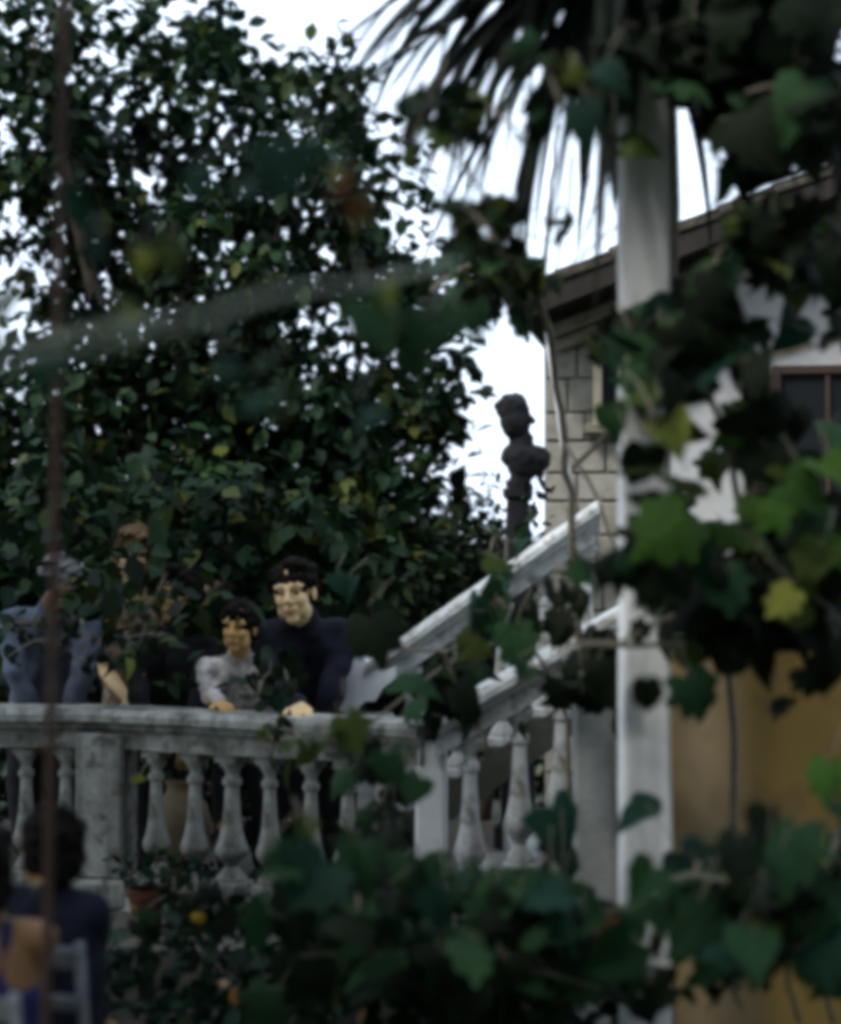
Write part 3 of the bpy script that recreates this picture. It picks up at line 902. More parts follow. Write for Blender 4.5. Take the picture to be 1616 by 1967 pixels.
def garden_chair(cx, cy, rz, zs, label):
    root = empty('garden_chair', (cx, cy, 0), label, 'chair', 'white garden chairs')
    R = Matrix.Rotation(rz, 3, 'Z'); T = lambda x, y, z: Vector((cx, cy, 0)) + R @ Vector((x, y, z))
    for (x, y) in ((-.19, -.19), (.19, -.19), (-.19, .2), (.19, .2)):
        b = MB(); b.tube([T(x, y, 0), T(x * .98, y * .98, zs)], .014, 8); b.build('leg', M['chair'], root, True)
    for k in range(5):
        b = MB(); b.box(T(0, -.17 + k * .088, zs + .01), (.42, .07, .018), R, bev=.005); b.build('seat_slat', M['chair'], root)
    for sx in (-1, 1):
        b = MB(); b.tube([T(sx * .19, -.19, zs), T(sx * .19, -.215, zs + .22), T(sx * .185, -.26, zs + .60)], .014, 8); b.build('back_post', M['chair'], root, True)
    for k, (z, hh) in enumerate(((.20, .035), (.32, .04), (.44, .04), (.56, .055))):
        b = MB(); b.box(T(0, -.215 - .035 * z / .44, zs + z), (.375, .014, hh), R @ Matrix.Rotation(RAD(8), 3, 'X'), bev=.004); b.build('back_slat', M['chair'], root)
    return root
garden_chair(shF.x + .02, 5.03, -.28, .375, 'white slatted garden chair under the navy sweater')
garden_chair(shG.x - .02, 4.56, -.12, .355, 'white slatted garden chair at the lower left edge')

# ---------------------------------------------------------------- foliage helpers
LEAFV = [(-.0, 0, 0), (-.26, .28, .05), (-.3, .58, .06), (0, 1, -.10), (.3, .58, .06), (.26, .28, .05), (0, .3, -.03), (0, .62, -.05)]
LEAFF = [(0, 6, 1), (1, 6, 7, 2), (2, 7, 3), (0, 5, 6), (5, 4, 7, 6), (4, 3, 7)]
def leaf_rot(up=.3, out=None, spread=1.0):
    """orientation of a leaf: +Y along the blade"""
    d = Vector((random.gauss(0, 1), random.gauss(0, 1), random.gauss(0, 1) - .35))
    if out is not None: d += out * 1.2
    d.normalize()
    n = Vector((random.gauss(0, .6), random.gauss(0, .6), 1)) ; x = d.cross(n); x.normalize(); n = x.cross(d)
    return Matrix((x, d, n)).transposed()

def leaf_cloud(name, items, mat, parent=None, kind='stuff'):
    """items: (position, rotation 3x3, length, rnd)"""
    v, f, r = [], [], []
    for (p, R, L, q) in items:
        n = len(v)
        for c in LEAFV: v.append(tuple(p + R @ (Vector((c[0] * 1.0, c[1], c[2])) * L)))
        for t in LEAFF: f.append(tuple(i + n for i in t))
        r += [q] * len(LEAFF)
    me = bpy.data.meshes.new(name); me.from_pydata(v, [], f); me.materials.append(mat)
    at = me.attributes.new('rnd', 'FLOAT', 'FACE'); at.data.foreach_set('value', r)
    me.polygons.foreach_set('use_smooth', [True] * len(f)); me.update()
    o = link(bpy.data.objects.new(name, me))
    if parent is not None: adopt(o, parent)
    if kind: o['kind'] = kind
    return o

single = {}
def single_leaf(mat, L, q):
    k = (mat.name, round(q, 1))
    if k not in single:
        me = bpy.data.meshes.new('leaf'); me.from_pydata(LEAFV, [], LEAFF); me.materials.append(mat)
        at = me.attributes.new('rnd', 'FLOAT', 'FACE'); at.data.foreach_set('value', [k[1]] * len(LEAFF))
        me.polygons.foreach_set('use_smooth', [True] * len(LEAFF)); single[k] = me
    return bpy.data.objects.new('leaf', single[k])

def sprig(c, out, L, n, spread, bright):
    its = []
    bright += random.gauss(0, .16)
    for _ in range(n):
        p = c + Vector((random.gauss(0, 1), random.gauss(0, 1), random.gauss(0, 1))) * spread * .9
        its.append((p, leaf_rot(out=out), L * random.uniform(.65, 1.2), min(1, max(0, random.gauss(bright, .22)))))
    return its

def tree(name, label, cat, foot, blobs, mat, L=.105, dens=1.0, trunk_r=.14, depth=.7, limbs=True, singles=0, group=None, bright=.4, nleaf=11):
    """blobs: (px, py, radius px, depth Y, density)"""
    root = empty(name, foot, label, cat, group)
    items = []
    tops = []
    for (px, py, r, Y, dn) in blobs:
        c = P(px, py, Y); rm = r / FPX * Y
        tops.append((c, rm))
        nsp = max(2, int(dn * dens * (rm / .3) ** 2 * 26))
        for _ in range(nsp):
            while True:
                q = Vector((random.uniform(-1, 1), random.uniform(-1, 1), random.uniform(-1, 1)))
                if q.length < 1: break
            q = q * (q.length ** -.25) if q.length > .05 else q
            p = c + Vector((q.x * rm, q.y * (max(rm, depth) if rm > .2 else rm), q.z * rm))
            items += sprig(p, q.normalized() * .5, L, nleaf, L * .75, bright)
    if singles:
        items.sort(key=lambda t: t[0].y)
        for (p, R, l, q) in items[:singles]:
            o = link(single_leaf(mat, l, q)); o.location = p; o.rotation_euler = R.to_euler(); o.scale = (l, l, l); adopt(o, root)
        items = items[singles:]
    leaf_cloud('crown', items, mat, root)
    # trunk and limbs
    f = Vector(foot)
    b = MB()
    top = max(tops, key=lambda t: t[0].z)[0]
    mean = sum((t[0] for t in tops), Vector()) / len(tops)
    fork = Vector((f.x + (mean.x - f.x) * .3, f.y + (mean.y - f.y) * .3, f.z + (mean.z - f.z) * .55))
    pts = [f, f.lerp(fork, .35) + Vector((.04, 0, 0)), f.lerp(fork, .7) - Vector((.03, 0, 0)), fork]
    b.tube(pts, [trunk_r * 1.25, trunk_r, trunk_r * .9, trunk_r * .8], 10)
    b.build('trunk', M['bark'], root, True)
    if limbs:
        b = MB()
        for (c, rm) in tops[::max(1, len(tops) // 14)]:
            mid = fork.lerp(c, .5) + Vector((random.uniform(-.15, .15), random.uniform(-.15, .15), random.uniform(0, .2)))
            b.tube([fork, fork.lerp(mid, .5) + Vector((0, 0, .03)), mid, mid.lerp(c, .6), c], [trunk_r * .5, trunk_r * .4, trunk_r * .3, trunk_r * .2, .008], 7)
        b.build('limbs', M['bark'], root, True)
    return root

# ---------------------------------------------------------------- trees
TY = 11.0
blobs = []
for (px, py, r, dn) in [(60, 60, 120, .9), (130, 150, 70, .6), (330, 70, 80, .8), (400, 60, 60, 1), (420, 120, 60, .9), (30, 250, 130, 1), (170, 300, 110, .9), (320, 230, 90, .8),
                        (430, 210, 90, .9), (530, 200, 60, 1), (590, 140, 50, .8), (625, 125, 40, .9), (640, 230, 80, .9), (710, 300, 70, 1), (560, 330, 120, .9), (660, 390, 85, .95),
                        (300, 400, 130, .95), (440, 400, 110, .9), (80, 430, 110, .8), (210, 500, 120, .9), (350, 540, 110, .8), (500, 520, 110, .8), (620, 520, 100, .9),
                        (760, 480, 70, .9), (820, 520, 60, .9), (890, 550, 50, .9), (730, 590, 100, 1), (830, 630, 70, 1), (150, 640, 110, .65), (300, 680, 120, .9), (450, 680, 110, .8), (570, 600, 70, .5)]:
    blobs.append((px, py, r, TY + random.uniform(-.4, .6), dn))
for yy in range(760, 1290, 95):
    for xx in range(-80, 800, 120):
        blobs.append((xx + random.uniform(-30, 30), yy + random.uniform(-20, 20), 105, TY + random.uniform(-.5, .6), 1.05 if yy > 900 else .78))
for (px, py, r, dn) in [(850, 760, 60, .8), (870, 840, 40, .6), (800, 860, 60, .6), (860, 980, 60, 1), (840, 1080, 80, 1.2), (-220, 300, 150, .8), (-240, 600, 150, .8), (-230, 900, 150, .9)]:
    blobs.append((px, py, r, TY + random.uniform(-.3, .4), dn))
for (px, py, r, Y_, dn) in [(40, 960, 90, 8.6, .8), (170, 930, 90, 8.7, .8), (300, 960, 85, 8.6, .8), (420, 1000, 80, 8.5, .9), (520, 960, 80, 8.5, .8), (640, 1000, 80, 8.5, .9), (720, 1080, 70, 8.5, .9), (680, 1150, 45, 8.4, .8),
                            (400, 1090, 42, 8.3, .9), (665, 1060, 45, 8.4, .8), (480, 1080, 30, 8.4, .7), (185, 1090, 34, 7.9, .8), (320, 1060, 34, 8.0, .8), (60, 1090, 45, 7.9, .8), (190, 1190, 40, 7.5, .8), (245, 1135, 26, 7.6, .5), (390, 1190, 24, 7.8, .7), (15, 1200, 34, 7.3, .7), (275, 1220, 40, 7.45, .7), (525, 1320, 24, 7.35, .5)]:
    blobs.append((px, py, r, Y_, dn))
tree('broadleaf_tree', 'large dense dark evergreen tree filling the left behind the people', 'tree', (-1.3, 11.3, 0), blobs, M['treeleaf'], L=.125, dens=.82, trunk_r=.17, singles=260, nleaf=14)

# lower shrubs behind terrace and statue, right across to the house
hb = []
for xx in range(-1500, 1040, 130):
    hb.append((xx, 1120 + random.uniform(-25, 25), 110, 13.4 + random.uniform(-.3, .3), 1.2))
    hb.append((xx, 1280 + random.uniform(-25, 25), 120, 13.2 + random.uniform(-.3, .3), 1.2))
    hb.append((xx, 1430, 120, 13.2, 1.0))
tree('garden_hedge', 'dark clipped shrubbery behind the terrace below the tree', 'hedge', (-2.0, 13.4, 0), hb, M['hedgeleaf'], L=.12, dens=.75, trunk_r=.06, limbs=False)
sb = [(900, 1030, 55, 9.9, 1.1), (960, 1060, 65, 9.9, 1.2), (1000, 1010, 35, 9.8, .9), (860, 1100, 70, 9.8, 1.3), (930, 1130, 80, 9.8, 1.3), (1020, 960, 26, 9.3, 1.0), (1025, 920, 20, 9.3, .8), (970, 940, 16, 9.3, .6), (985, 985, 30, 8.8, .8), (1012, 870, 12, 9.2, .6), (1000, 1100, 60, 9.8, 1.2), (780, 1130, 70, 9.8, 1.2), (900, 1230, 90, 9.8, 1.2)]
tree('garden_shrub', 'dark rounded shrub around the foot of the statue', 'shrub', (P(930, 1500, 9.9).x, 9.9, TZ), sb, M['hedgeleaf'], L=.075, dens=1.3, trunk_r=.03, depth=.25, limbs=False, nleaf=9, bright=.5)

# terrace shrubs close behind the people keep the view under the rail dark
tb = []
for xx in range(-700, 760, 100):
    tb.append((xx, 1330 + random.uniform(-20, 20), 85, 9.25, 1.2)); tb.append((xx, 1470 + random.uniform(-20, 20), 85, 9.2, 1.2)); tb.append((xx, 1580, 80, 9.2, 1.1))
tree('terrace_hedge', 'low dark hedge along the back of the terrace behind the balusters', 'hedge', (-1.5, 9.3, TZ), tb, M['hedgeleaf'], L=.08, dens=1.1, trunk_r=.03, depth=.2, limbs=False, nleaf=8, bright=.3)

# ---------------------------------------------------------------- unseen trees added behind and beside the eye to block light
def far_crown(name, label, x, y, h, r, n, group):
    root = empty(name, (x, y, 0), label, 'tree', group)
    its = []
    for _ in range(n):
        while True:
            q = Vector((random.uniform(-1, 1), random.uniform(-1, 1), random.uniform(-1, 1)))
            if .35 < q.length < 1: break
        p = Vector((x, y, h)) + Vector((q.x * r, q.y * r, q.z * r * 1.1))
        its.append((p, leaf_rot(), random.uniform(.35, .6), random.random()))
    leaf_cloud('crown', its, M['hedgeleaf'], root)
    b = MB(); b.tube([(x, y, 0), (x + .1, y, h * .3), (x, y + .1, h * .6), (x, y, h)], [.28, .22, .18, .08], 10); b.build('trunk', M['bark'], root, True)
for (x, y, h, r, n) in [(-7.5, -6, 4.6, 4.0, 2600), (-2.2, -9.5, 5.0, 4.2, 2600), (3.4, -9, 4.6, 3.8, 2400), (8.6, -5.5, 4.4, 3.8, 2400), (-5.5, 3.2, 6.1, 2.45, 2400), (8.2, 2.5, 4.2, 3.2, 1800)]:
    side = 'left' if x < -5 else 'right' if x > 5 else 'middle left' if x < 0 else 'middle right'
    far_crown('added_shade_tree', 'added unseen tall shade tree %s the viewer, at the %s' % ('behind' if y < 0 else 'beside', side), x, y, h, r, n, 'unseen trees added for shade')

# ---------------------------------------------------------------- vine leaf meshes
VO = [(0, .02), (.16, -.13), (.38, -.10), (.44, .04), (.40, .14), (.56, .26), (.52, .40), (.38, .46), (.42, .62), (.34, .74), (.17, .76), (.10, .90), (0, 1.02)]
def vine_mesh(fold, curl, seed):
    rr = random.Random(seed)
    ring = [(x * rr.uniform(.9, 1.12), y + rr.uniform(-.03, .03)) for x, y in VO] + [(-x * rr.uniform(.9, 1.12), y + rr.uniform(-.03, .03)) for x, y in VO[-2:0:-1]]
    def lift(x, y): return fold * abs(x) - curl * (y - .3) ** 2 - curl * .6 * x * x + rr.uniform(-.02, .02)
    c = (0, .32)
    vs = [(c[0], c[1], -.02)]
    inner = [(c[0] + (x - c[0]) * .55, c[1] + (y - c[1]) * .55) for x, y in ring]
    vs += [(x, y, lift(x, y)) for x, y in inner] + [(x, y, lift(x, y)) for x, y in ring]
    n = len(ring); fs = []
    for i in range(n):
        j = (i + 1) % n
        fs.append((0, 1 + j, 1 + i)); fs.append((1 + i, 1 + j, 1 + n + j, 1 + n + i))
    me = bpy.data.meshes.new('leaf'); me.from_pydata(vs, [], fs); me.materials.append(M['vineleaf'])
    me.polygons.foreach_set('use_smooth', [True] * len(fs)); me.update()
    return me
LOBED = VO
VM = [vine_mesh(f, c, i) for i, (f, c) in enumerate([(.15, .4), (.45, .5), (-.2, .5), (.3, .9), (.0, .2)])]
VO = [(0, .03), (.14, -.12), (.32, -.12), (.45, -.02), (.50, .14), (.50, .28), (.44, .42), (.40, .52), (.31, .66), (.24, .74), (.15, .84), (.07, .94), (0, 1.05)]
VM += [vine_mesh(f, c, i + 7) for i, (f, c) in enumerate([(.1, .5), (.4, .8), (-.25, .5), (.55, .3), (.2, 1.1), (.7, .2)])]
COLS = {'green': (.014, .040, .015), 'teal': (.010, .034, .022), 'yellow': (.17, .19, .035), 'olive': (.034, .050, .010), 'dark': (.006, .011, .005), 'rust': (.10, .046, .014), 'lime': (.042, .095, .016)}  # 'dark' puts the shade of unlit and backlit leaves into the colour
def leaf_obj(p, size, colour, root, face=None, hang=None):
    o = link(bpy.data.objects.new('leaf', random.choice(VM)))
    n = Vector((random.gauss(0, .75), -.8 + random.gauss(0, .45), .45 + random.gauss(0, .6))) if face is None else Vector(face)
    d = Vector((random.gauss(0, .55), random.gauss(0, .3), -1 + random.gauss(0, .35))) if hang is None else Vector(hang)
    n.normalize(); x = d.cross(n); x.normalize(); d = n.cross(x)
    Rm = Matrix((x, d, n)).transposed()
    o.location = p - Rm @ Vector((0, .35, 0)) * size
    o.rotation_euler = Rm.to_euler(); o.scale = (size * random.uniform(.75, 1.2), size * random.uniform(.9, 1.12), size * random.uniform(.6, 1.8))
    k = random.uniform(.75, 1.3)
    c = COLS[colour]; o.color = (c[0] * k * random.uniform(.9, 1.1), c[1] * k, c[2] * k, 1)
    adopt(o, root)
    return o
def vine(name, label, foot, stems, zones, leaves, group=None, mat='vinebark', cat='vine'):
    """stems: (points (px,py,Y), radius); zones: (x0,y0,x1,y1,Y0,Y1,count,size px lo,hi,{colour:weight}); leaves: (px,py,size px,Y,colour)"""
    root = empty(name, foot, label, cat, group)
    for pts, r in stems:
        b = MB()
        q = [P(*p) if len(p) == 3 else Vector(p[:3]) for p in pts]
        fine = []
        for i in range(len(q) - 1):
            for t in (0, .33, .66):
                fine.append(q[i].lerp(q[i + 1], t) + Vector((random.uniform(-1, 1), random.uniform(-1, 1), random.uniform(-1, 1))) * (r * .8 if t else 0))
        fine.append(q[-1])
        b.tube(fine, [r * (1 - .45 * i / len(fine)) for i in range(len(fine))], 7)
        b.build('stem', M[mat], root, True)
    b = MB()
    for (x0, y0, x1, y1, Y0, Y1, n, s0, s1, cw) in zones:
        ks, ws = list(cw), list(cw.values())
        nt = max(2, n // 9)
        per = max(1, n // nt)
        for _ in range(nt):
            a = Vector((random.uniform(x0, x1), random.uniform(y0, y1), random.uniform(Y0, Y1)))
            e = Vector((random.uniform(x0, x1), random.uniform(y0, y1), min(max(a.z + random.uniform(-.3, .3), Y0), Y1)))
            q = []
            sag = random.uniform(10, 60)
            for i in range(7):
                t = i / 6
                w = a.lerp(e, t)
                q.append(P(w.x, w.y - math.sin(t * math.pi) * sag, w.z))
            b.tube(q, [.0045 - .0004 * i for i in range(7)], 5)
            for i in range(per):
                t = random.random() * 6; i0 = min(5, int(t)); p = q[i0].lerp(q[i0 + 1], t - i0)
                sz = random.uniform(s0, s1) * .72 / FPX * p.y
                off = Vector((random.gauss(0, .5), random.gauss(0, .5), random.gauss(-.2, .4))) * sz
                b.tube([p, p + off * .6, p + off + Vector((0, 0, .3 * sz))], .0016, 4)
                leaf_obj(p + off, sz, random.choices(ks, ws)[0], root)
    for it in leaves:
        px, py, s, Y, colr = it[:5]
        p = P(px, py, Y); sz = s * .82 / FPX * Y
        leaf_obj(p, sz, colr, root, *(it[5:]))
        b.tube([p + Vector((0, .01, .3 * sz)), p + Vector((random.uniform(-.03, .03), .03, .55 * sz)), p + Vector((random.uniform(-.06, .06), .05, 1.1 * sz))], .002, 4)
    tag(b.build('twigs', M[mat], root, True), kind='stuff')
    return root

FACE = (0, -1, .35)
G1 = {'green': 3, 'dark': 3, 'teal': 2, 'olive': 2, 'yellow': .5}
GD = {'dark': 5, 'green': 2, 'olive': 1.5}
# pale blurred branch and its leaves across the upper left
vine('climbing_vine', 'pale out of focus vine branch slanting across the upper left tree', (-1.6, 1.9, 0),
     [([(-1.6, 1.9, 0, 0), (-1.5, 1.9, 1.4, 0), P(-260, 745, 1.9).to_tuple() + (0,), P(0, 692, 2.05).to_tuple() + (0,), P(300, 628, 2.3).to_tuple() + (0,), P(600, 556, 2.7).to_tuple() + (0,), P(880, 505, 3.2).to_tuple() + (0,)], .0085)],
     [(-40, 560, 330, 720, 3.0, 3.4, 8, 60, 90, {'green': 2, 'olive': 2})],
     [(140, 392, 95, 3.1, 'teal'), (195, 470, 100, 3.1, 'teal'), (262, 500, 62, 3.3, 'yellow'), (252, 602, 50, 3.3, 'yellow'), (255, 660, 50, 3.3, 'olive'), (540, 312, 150, 3.2, 'teal', FACE), (480, 350, 110, 3.2, 'teal'), (375, 350, 90, 3.2, 'teal'),
      (590, 290, 90, 3.4, 'teal'), (650, 350, 80, 3.5, 'rust'), (685, 400, 85, 3.5, 'rust'), (648, 335, 40, 3.5, 'yellow'), (762, 560, 70, 3.6, 'yellow'), (765, 620, 60, 3.6, 'olive'), (720, 610, 150, 3.7, 'green', FACE), (815, 640, 120, 3.7, 'green', FACE),
      (900, 615, 85, 3.9, 'green', FACE), (505, 760, 110, 3.3, 'teal'), (540, 780, 70, 3.3, 'olive'), (430, 700, 90, 3.3, 'teal'), (700, 800, 110, 3.6, 'teal'), (800, 700, 90, 3.7, 'green'), (330, 480, 80, 3.2, 'olive'), (90, 700, 90, 3.0, 'teal')], mat='palebranch')
# arch of vine between tree and roof
vine('climbing_vine', 'dark arching vine with leaves silhouetted on the sky beside the roof', (P(1125, 1900, 6.6).x, 6.6, 0),
     [([P(1125, 1900, 6.6).to_tuple() + (0,), (1118, 1300, 6.5), (1098, 1000, 6.3), (1085, 850, 6.2), (1062, 680, 6.1), (1035, 580, 6.0), (1005, 525, 6.0), (960, 502, 6.0), (890, 515, 5.9), (830, 560, 5.8)], .016),
      ([(1035, 580, 6.0), (1050, 470, 6.0), (1060, 350, 6.0), (1075, 240, 6.0)], .008), ([(1100, 900, 6.2), (1170, 830, 6.1), (1240, 800, 6.0)], .010), ([(1085, 850, 6.2), (1150, 960, 6.0), (1185, 1060, 6.0)], .008),
      ([(880, 300, 5.0), (940, 390, 5.0), (1010, 540, 5.6)], .005), ([(1100, 300, 5.6), (1090, 420, 5.6), (1060, 560, 5.8)], .004), ([(1180, 320, 5.5), (1120, 450, 5.6), (1090, 540, 5.8)], .003), ([(1170, 250, 5.5), (1135, 420, 5.6), (1110, 560, 5.8)], .0025), ([(1030, 250, 5.3), (1010, 380, 5.4), (960, 510, 5.8)], .0025), ([(900, 200, 5.0), (960, 340, 5.2), (1000, 500, 5.7)], .003), ([(780, 300, 5.0), (860, 380, 5.2), (960, 430, 5.4), (1080, 470, 5.5)], .0035), ([(1190, 430, 5.5), (1130, 480, 5.6), (1060, 545, 5.9)], .003), ([(1060, 350, 5.8), (1052, 420, 5.8), (1046, 560, 6.0)], .006)],
     [(850, 500, 1035, 640, 5.6, 6.0, 44, 75, 105, GD), (790, 350, 1010, 500, 4.6, 5.2, 40, 55, 85, GD), (780, 170, 1020, 330, 4.6, 5.0, 34, 50, 85, GD), (1010, 60, 1190, 240, 4.4, 5.0, 12, 70, 110, GD), (1030, 430, 1120, 480, 5.2, 5.6, 5, 40, 60, GD), (1090, 640, 1180, 740, 5.4, 5.8, 7, 50, 75, GD)],
     [(835, 195, 110, 4.6, 'dark', (0, -.4, 1)), (1120, 225, 120, 4.4, 'teal', FACE), (1105, 140, 60, 4.3, 'yellow'), (1165, 140, 110, 4.3, 'teal'), (955, 560, 100, 5.8, 'dark'), (930, 600, 90, 5.6, 'green'), (1010, 600, 70, 5.8, 'dark')])
# vine over the right hand wall
vine('climbing_vine', 'leafy grape vine trained across the wall and window at the right', (P(1420, 1900, 5.6).x, 5.75, 0),
     [([P(1420, 1900, 5.7).to_tuple() + (0,), (1410, 1500, 5.7), (1395, 1250, 5.6), (1440, 1050, 5.4), (1400, 850, 5.2), (1330, 720, 5.0), (1200, 690, 4.9)], .014), ([(1330, 720, 5.0), (1450, 690, 5.0), (1650, 650, 5.0)], .010),
      ([(1100, 1240, 5.1), (1260, 1238, 5.0), (1400, 1250, 5.0), (1650, 1230, 5.0)], .009), ([(1190, 1235, 5.0), (1300, 1180, 5.0), (1420, 1180, 5.1)], .007)],
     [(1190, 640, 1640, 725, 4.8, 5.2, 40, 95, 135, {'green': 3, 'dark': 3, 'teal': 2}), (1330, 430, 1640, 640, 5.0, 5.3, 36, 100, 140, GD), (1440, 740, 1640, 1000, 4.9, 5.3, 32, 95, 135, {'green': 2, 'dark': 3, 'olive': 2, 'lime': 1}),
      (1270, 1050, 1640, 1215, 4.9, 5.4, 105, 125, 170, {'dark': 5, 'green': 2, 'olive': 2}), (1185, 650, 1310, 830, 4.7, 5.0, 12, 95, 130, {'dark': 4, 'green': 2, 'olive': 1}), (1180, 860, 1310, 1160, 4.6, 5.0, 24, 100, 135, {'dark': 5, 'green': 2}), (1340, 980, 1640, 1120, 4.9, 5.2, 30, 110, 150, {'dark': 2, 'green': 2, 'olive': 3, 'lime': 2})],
     [(1215, 668, 105, 4.9, 'green', FACE), (1275, 665, 90, 4.9, 'dark'), (1325, 768, 75, 4.9, 'dark', (0, -.7, -1)), (1285, 820, 105, 4.8, 'yellow', FACE), (1330, 830, 70, 4.9, 'olive'), (1232, 890, 118, 4.7, 'dark', (.1, -.8, -.6)), (1240, 950, 80, 4.8, 'dark'), (1285, 1010, 165, 4.6, 'lime', FACE),
      (1320, 930, 95, 4.9, 'olive'), (1420, 815, 95, 4.8, 'dark', (0, -.6, -.8), (-1, 0, -.5)), (1540, 940, 120, 4.7, 'lime', FACE), (1590, 900, 100, 4.7, 'lime'), (1500, 980, 100, 4.8, 'lime'), (1575, 1080, 120, 4.8, 'olive'), (1508, 1150, 90, 4.7, 'yellow', FACE), (1110, 1100, 60, 5.4, 'green', FACE),
      (1335, 1330, 125, 4.8, 'green', (.3, -1, .2), (.5, 0, -1)), (1242, 1330, 100, 4.7, 'dark', (0, -1, -.4)), (1505, 1350, 70, 4.9, 'dark'), (1590, 1490, 105, 4.7, 'lime', FACE), (1150, 1290, 90, 5.2, 'dark'), (1080, 1310, 90, 5.3, 'dark'), (1230, 1210, 60, 5.0, 'dark'), (1010, 1290, 60, 5.4, 'green'),
      (1480, 1290, 80, 4.9, 'dark'), (1560, 1300, 90, 4.9, 'dark'), (1400, 1270, 80, 4.9, 'dark'), (1320, 1260, 70, 4.9, 'olive')])
# dark overhang at the upper right
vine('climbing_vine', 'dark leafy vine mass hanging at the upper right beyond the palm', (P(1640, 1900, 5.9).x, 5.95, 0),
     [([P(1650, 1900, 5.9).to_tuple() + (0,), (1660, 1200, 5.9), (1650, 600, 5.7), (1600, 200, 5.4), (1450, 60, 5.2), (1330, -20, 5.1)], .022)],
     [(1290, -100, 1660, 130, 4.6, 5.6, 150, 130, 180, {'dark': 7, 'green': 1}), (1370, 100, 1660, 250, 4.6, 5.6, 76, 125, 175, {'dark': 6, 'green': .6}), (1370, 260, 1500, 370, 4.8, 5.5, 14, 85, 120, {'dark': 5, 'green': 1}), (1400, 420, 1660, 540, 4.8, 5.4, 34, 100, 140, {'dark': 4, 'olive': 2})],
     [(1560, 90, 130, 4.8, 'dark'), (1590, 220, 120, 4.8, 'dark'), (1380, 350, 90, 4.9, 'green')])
# vine along the stair rails
vine('climbing_vine', 'green vine trailing over the two sloping stair rails', (P(1092, 1900, 6.45).x, 6.5, 0),
     [([P(1092, 1900, 6.45).to_tuple() + (0,), (1100, 1600, 6.4), (1090, 1380, 6.3), (1040, 1270, 6.2), (990, 1190, 6.1), (1090, 1080, 6.2)], .009), ([(700, 1240, 6.2), (860, 1250, 6.1), (1000, 1230, 6.2), (1190, 1240, 5.9)], .007), ([(540, 1420, 6.0), (700, 1400, 5.9), (850, 1280, 6.0)], .006)],
     [(930, 1050, 1000, 1120, 6.3, 7.0, 6, 50, 75, G1), (930, 1170, 1050, 1270, 5.8, 6.4, 12, 70, 100, {'green': 4, 'dark': 3, 'teal': 2, 'olive': 1}), (760, 1290, 920, 1390, 5.7, 6.3, 20, 75, 100, {'dark': 5, 'green': 2}), (1040, 1060, 1130, 1160, 5.6, 6.2, 7, 55, 85, GD), (1060, 1260, 1190, 1350, 5.5, 5.9, 13, 90, 120, {'dark': 5}), (490, 1300, 640, 1370, 6.4, 6.9, 9, 40, 60, {'dark': 4, 'teal': 1}), (180, 1080, 340, 1260, 6.5, 7.0, 18, 34, 52, {'dark': 5, 'olive': 1}), (-20, 1180, 180, 1340, 6.6, 7.0, 9, 32, 48, {'dark': 5}), (480, 1400, 640, 1500, 6.0, 6.5, 9, 50, 75, {'dark': 3, 'olive': 2}), (640, 1420, 790, 1560, 5.6, 6.2, 12, 65, 90, {'dark': 4, 'green': 2})],
     [(992, 1232, 115, 5.7, 'green', FACE), (905, 1235, 80, 5.8, 'olive'), (720, 1215, 120, 5.6, 'dark', FACE), (790, 1310, 120, 5.5, 'green'), (880, 1350, 110, 5.5, 'dark'), (675, 1405, 110, 5.0, 'olive', FACE), (640, 1415, 70, 5.0, 'olive'), (955, 1070, 70, 6.0, 'olive'), (1110, 1095, 55, 5.8, 'green', FACE),
      (750, 1470, 90, 5.2, 'green', FACE), (800, 1512, 80, 5.1, 'green'), (555, 1480, 80, 5.6, 'olive'), (270, 1500, 45, 6.6, 'yellow'), (252, 1282, 50, 6.6, 'yellow'), (240, 1255, 45, 6.6, 'olive'), (675, 1125, 60, 6.4, 'teal'), (650, 1118, 60, 6.4, 'teal'), (1005, 1400, 40, 6.4, 'dark')])
# big leaves below the balustrade
vine('climbing_vine', 'broad dark green leaves rising in front of the balustrade foot', (P(760, 1900, 5.4).x, 5.5, 0),
     [([P(760, 1900, 5.4).to_tuple() + (0,), (740, 1850, 5.3), (680, 1720, 5.1), (600, 1650, 5.0)], .010), ([P(760, 1900, 5.4).to_tuple() + (0,), (820, 1780, 5.3), (930, 1700, 5.2), (1100, 1690, 5.2)], .010)],
     [(500, 1670, 780, 1790, 4.6, 5.4, 40, 110, 160, {'green': 3, 'dark': 5, 'teal': 2}), (780, 1740, 1200, 1830, 4.7, 5.5, 60, 115, 160, {'dark': 5, 'green': 3, 'teal': 1}), (880, 1710, 1200, 1770, 4.9, 5.5, 18, 85, 120, {'dark': 5, 'green': 3, 'teal': 1}), (600, 1570, 780, 1660, 5.2, 5.6, 16, 65, 95, {'dark': 5, 'green': 1}), (560, 1830, 1200, 1980, 4.9, 5.6, 70, 110, 150, {'dark': 6, 'green': 2}), (250, 1680, 500, 1790, 5.6, 6.2, 30, 50, 75, {'dark': 6, 'green': 1})],
     [(600, 1690, 160, 4.5, 'teal', FACE), (690, 1660, 130, 4.6, 'green'), (545, 1655, 100, 4.5, 'green', (.6, -1, .5), (-1, 0, -.6)), (590, 1590, 60, 4.8, 'olive'), (850, 1730, 130, 4.7, 'teal'), (1060, 1720, 140, 4.7, 'teal'), (950, 1740, 130, 4.7, 'green'), (1170, 1800, 70, 4.8, 'rust'), (1120, 1740, 100, 4.8, 'green')])
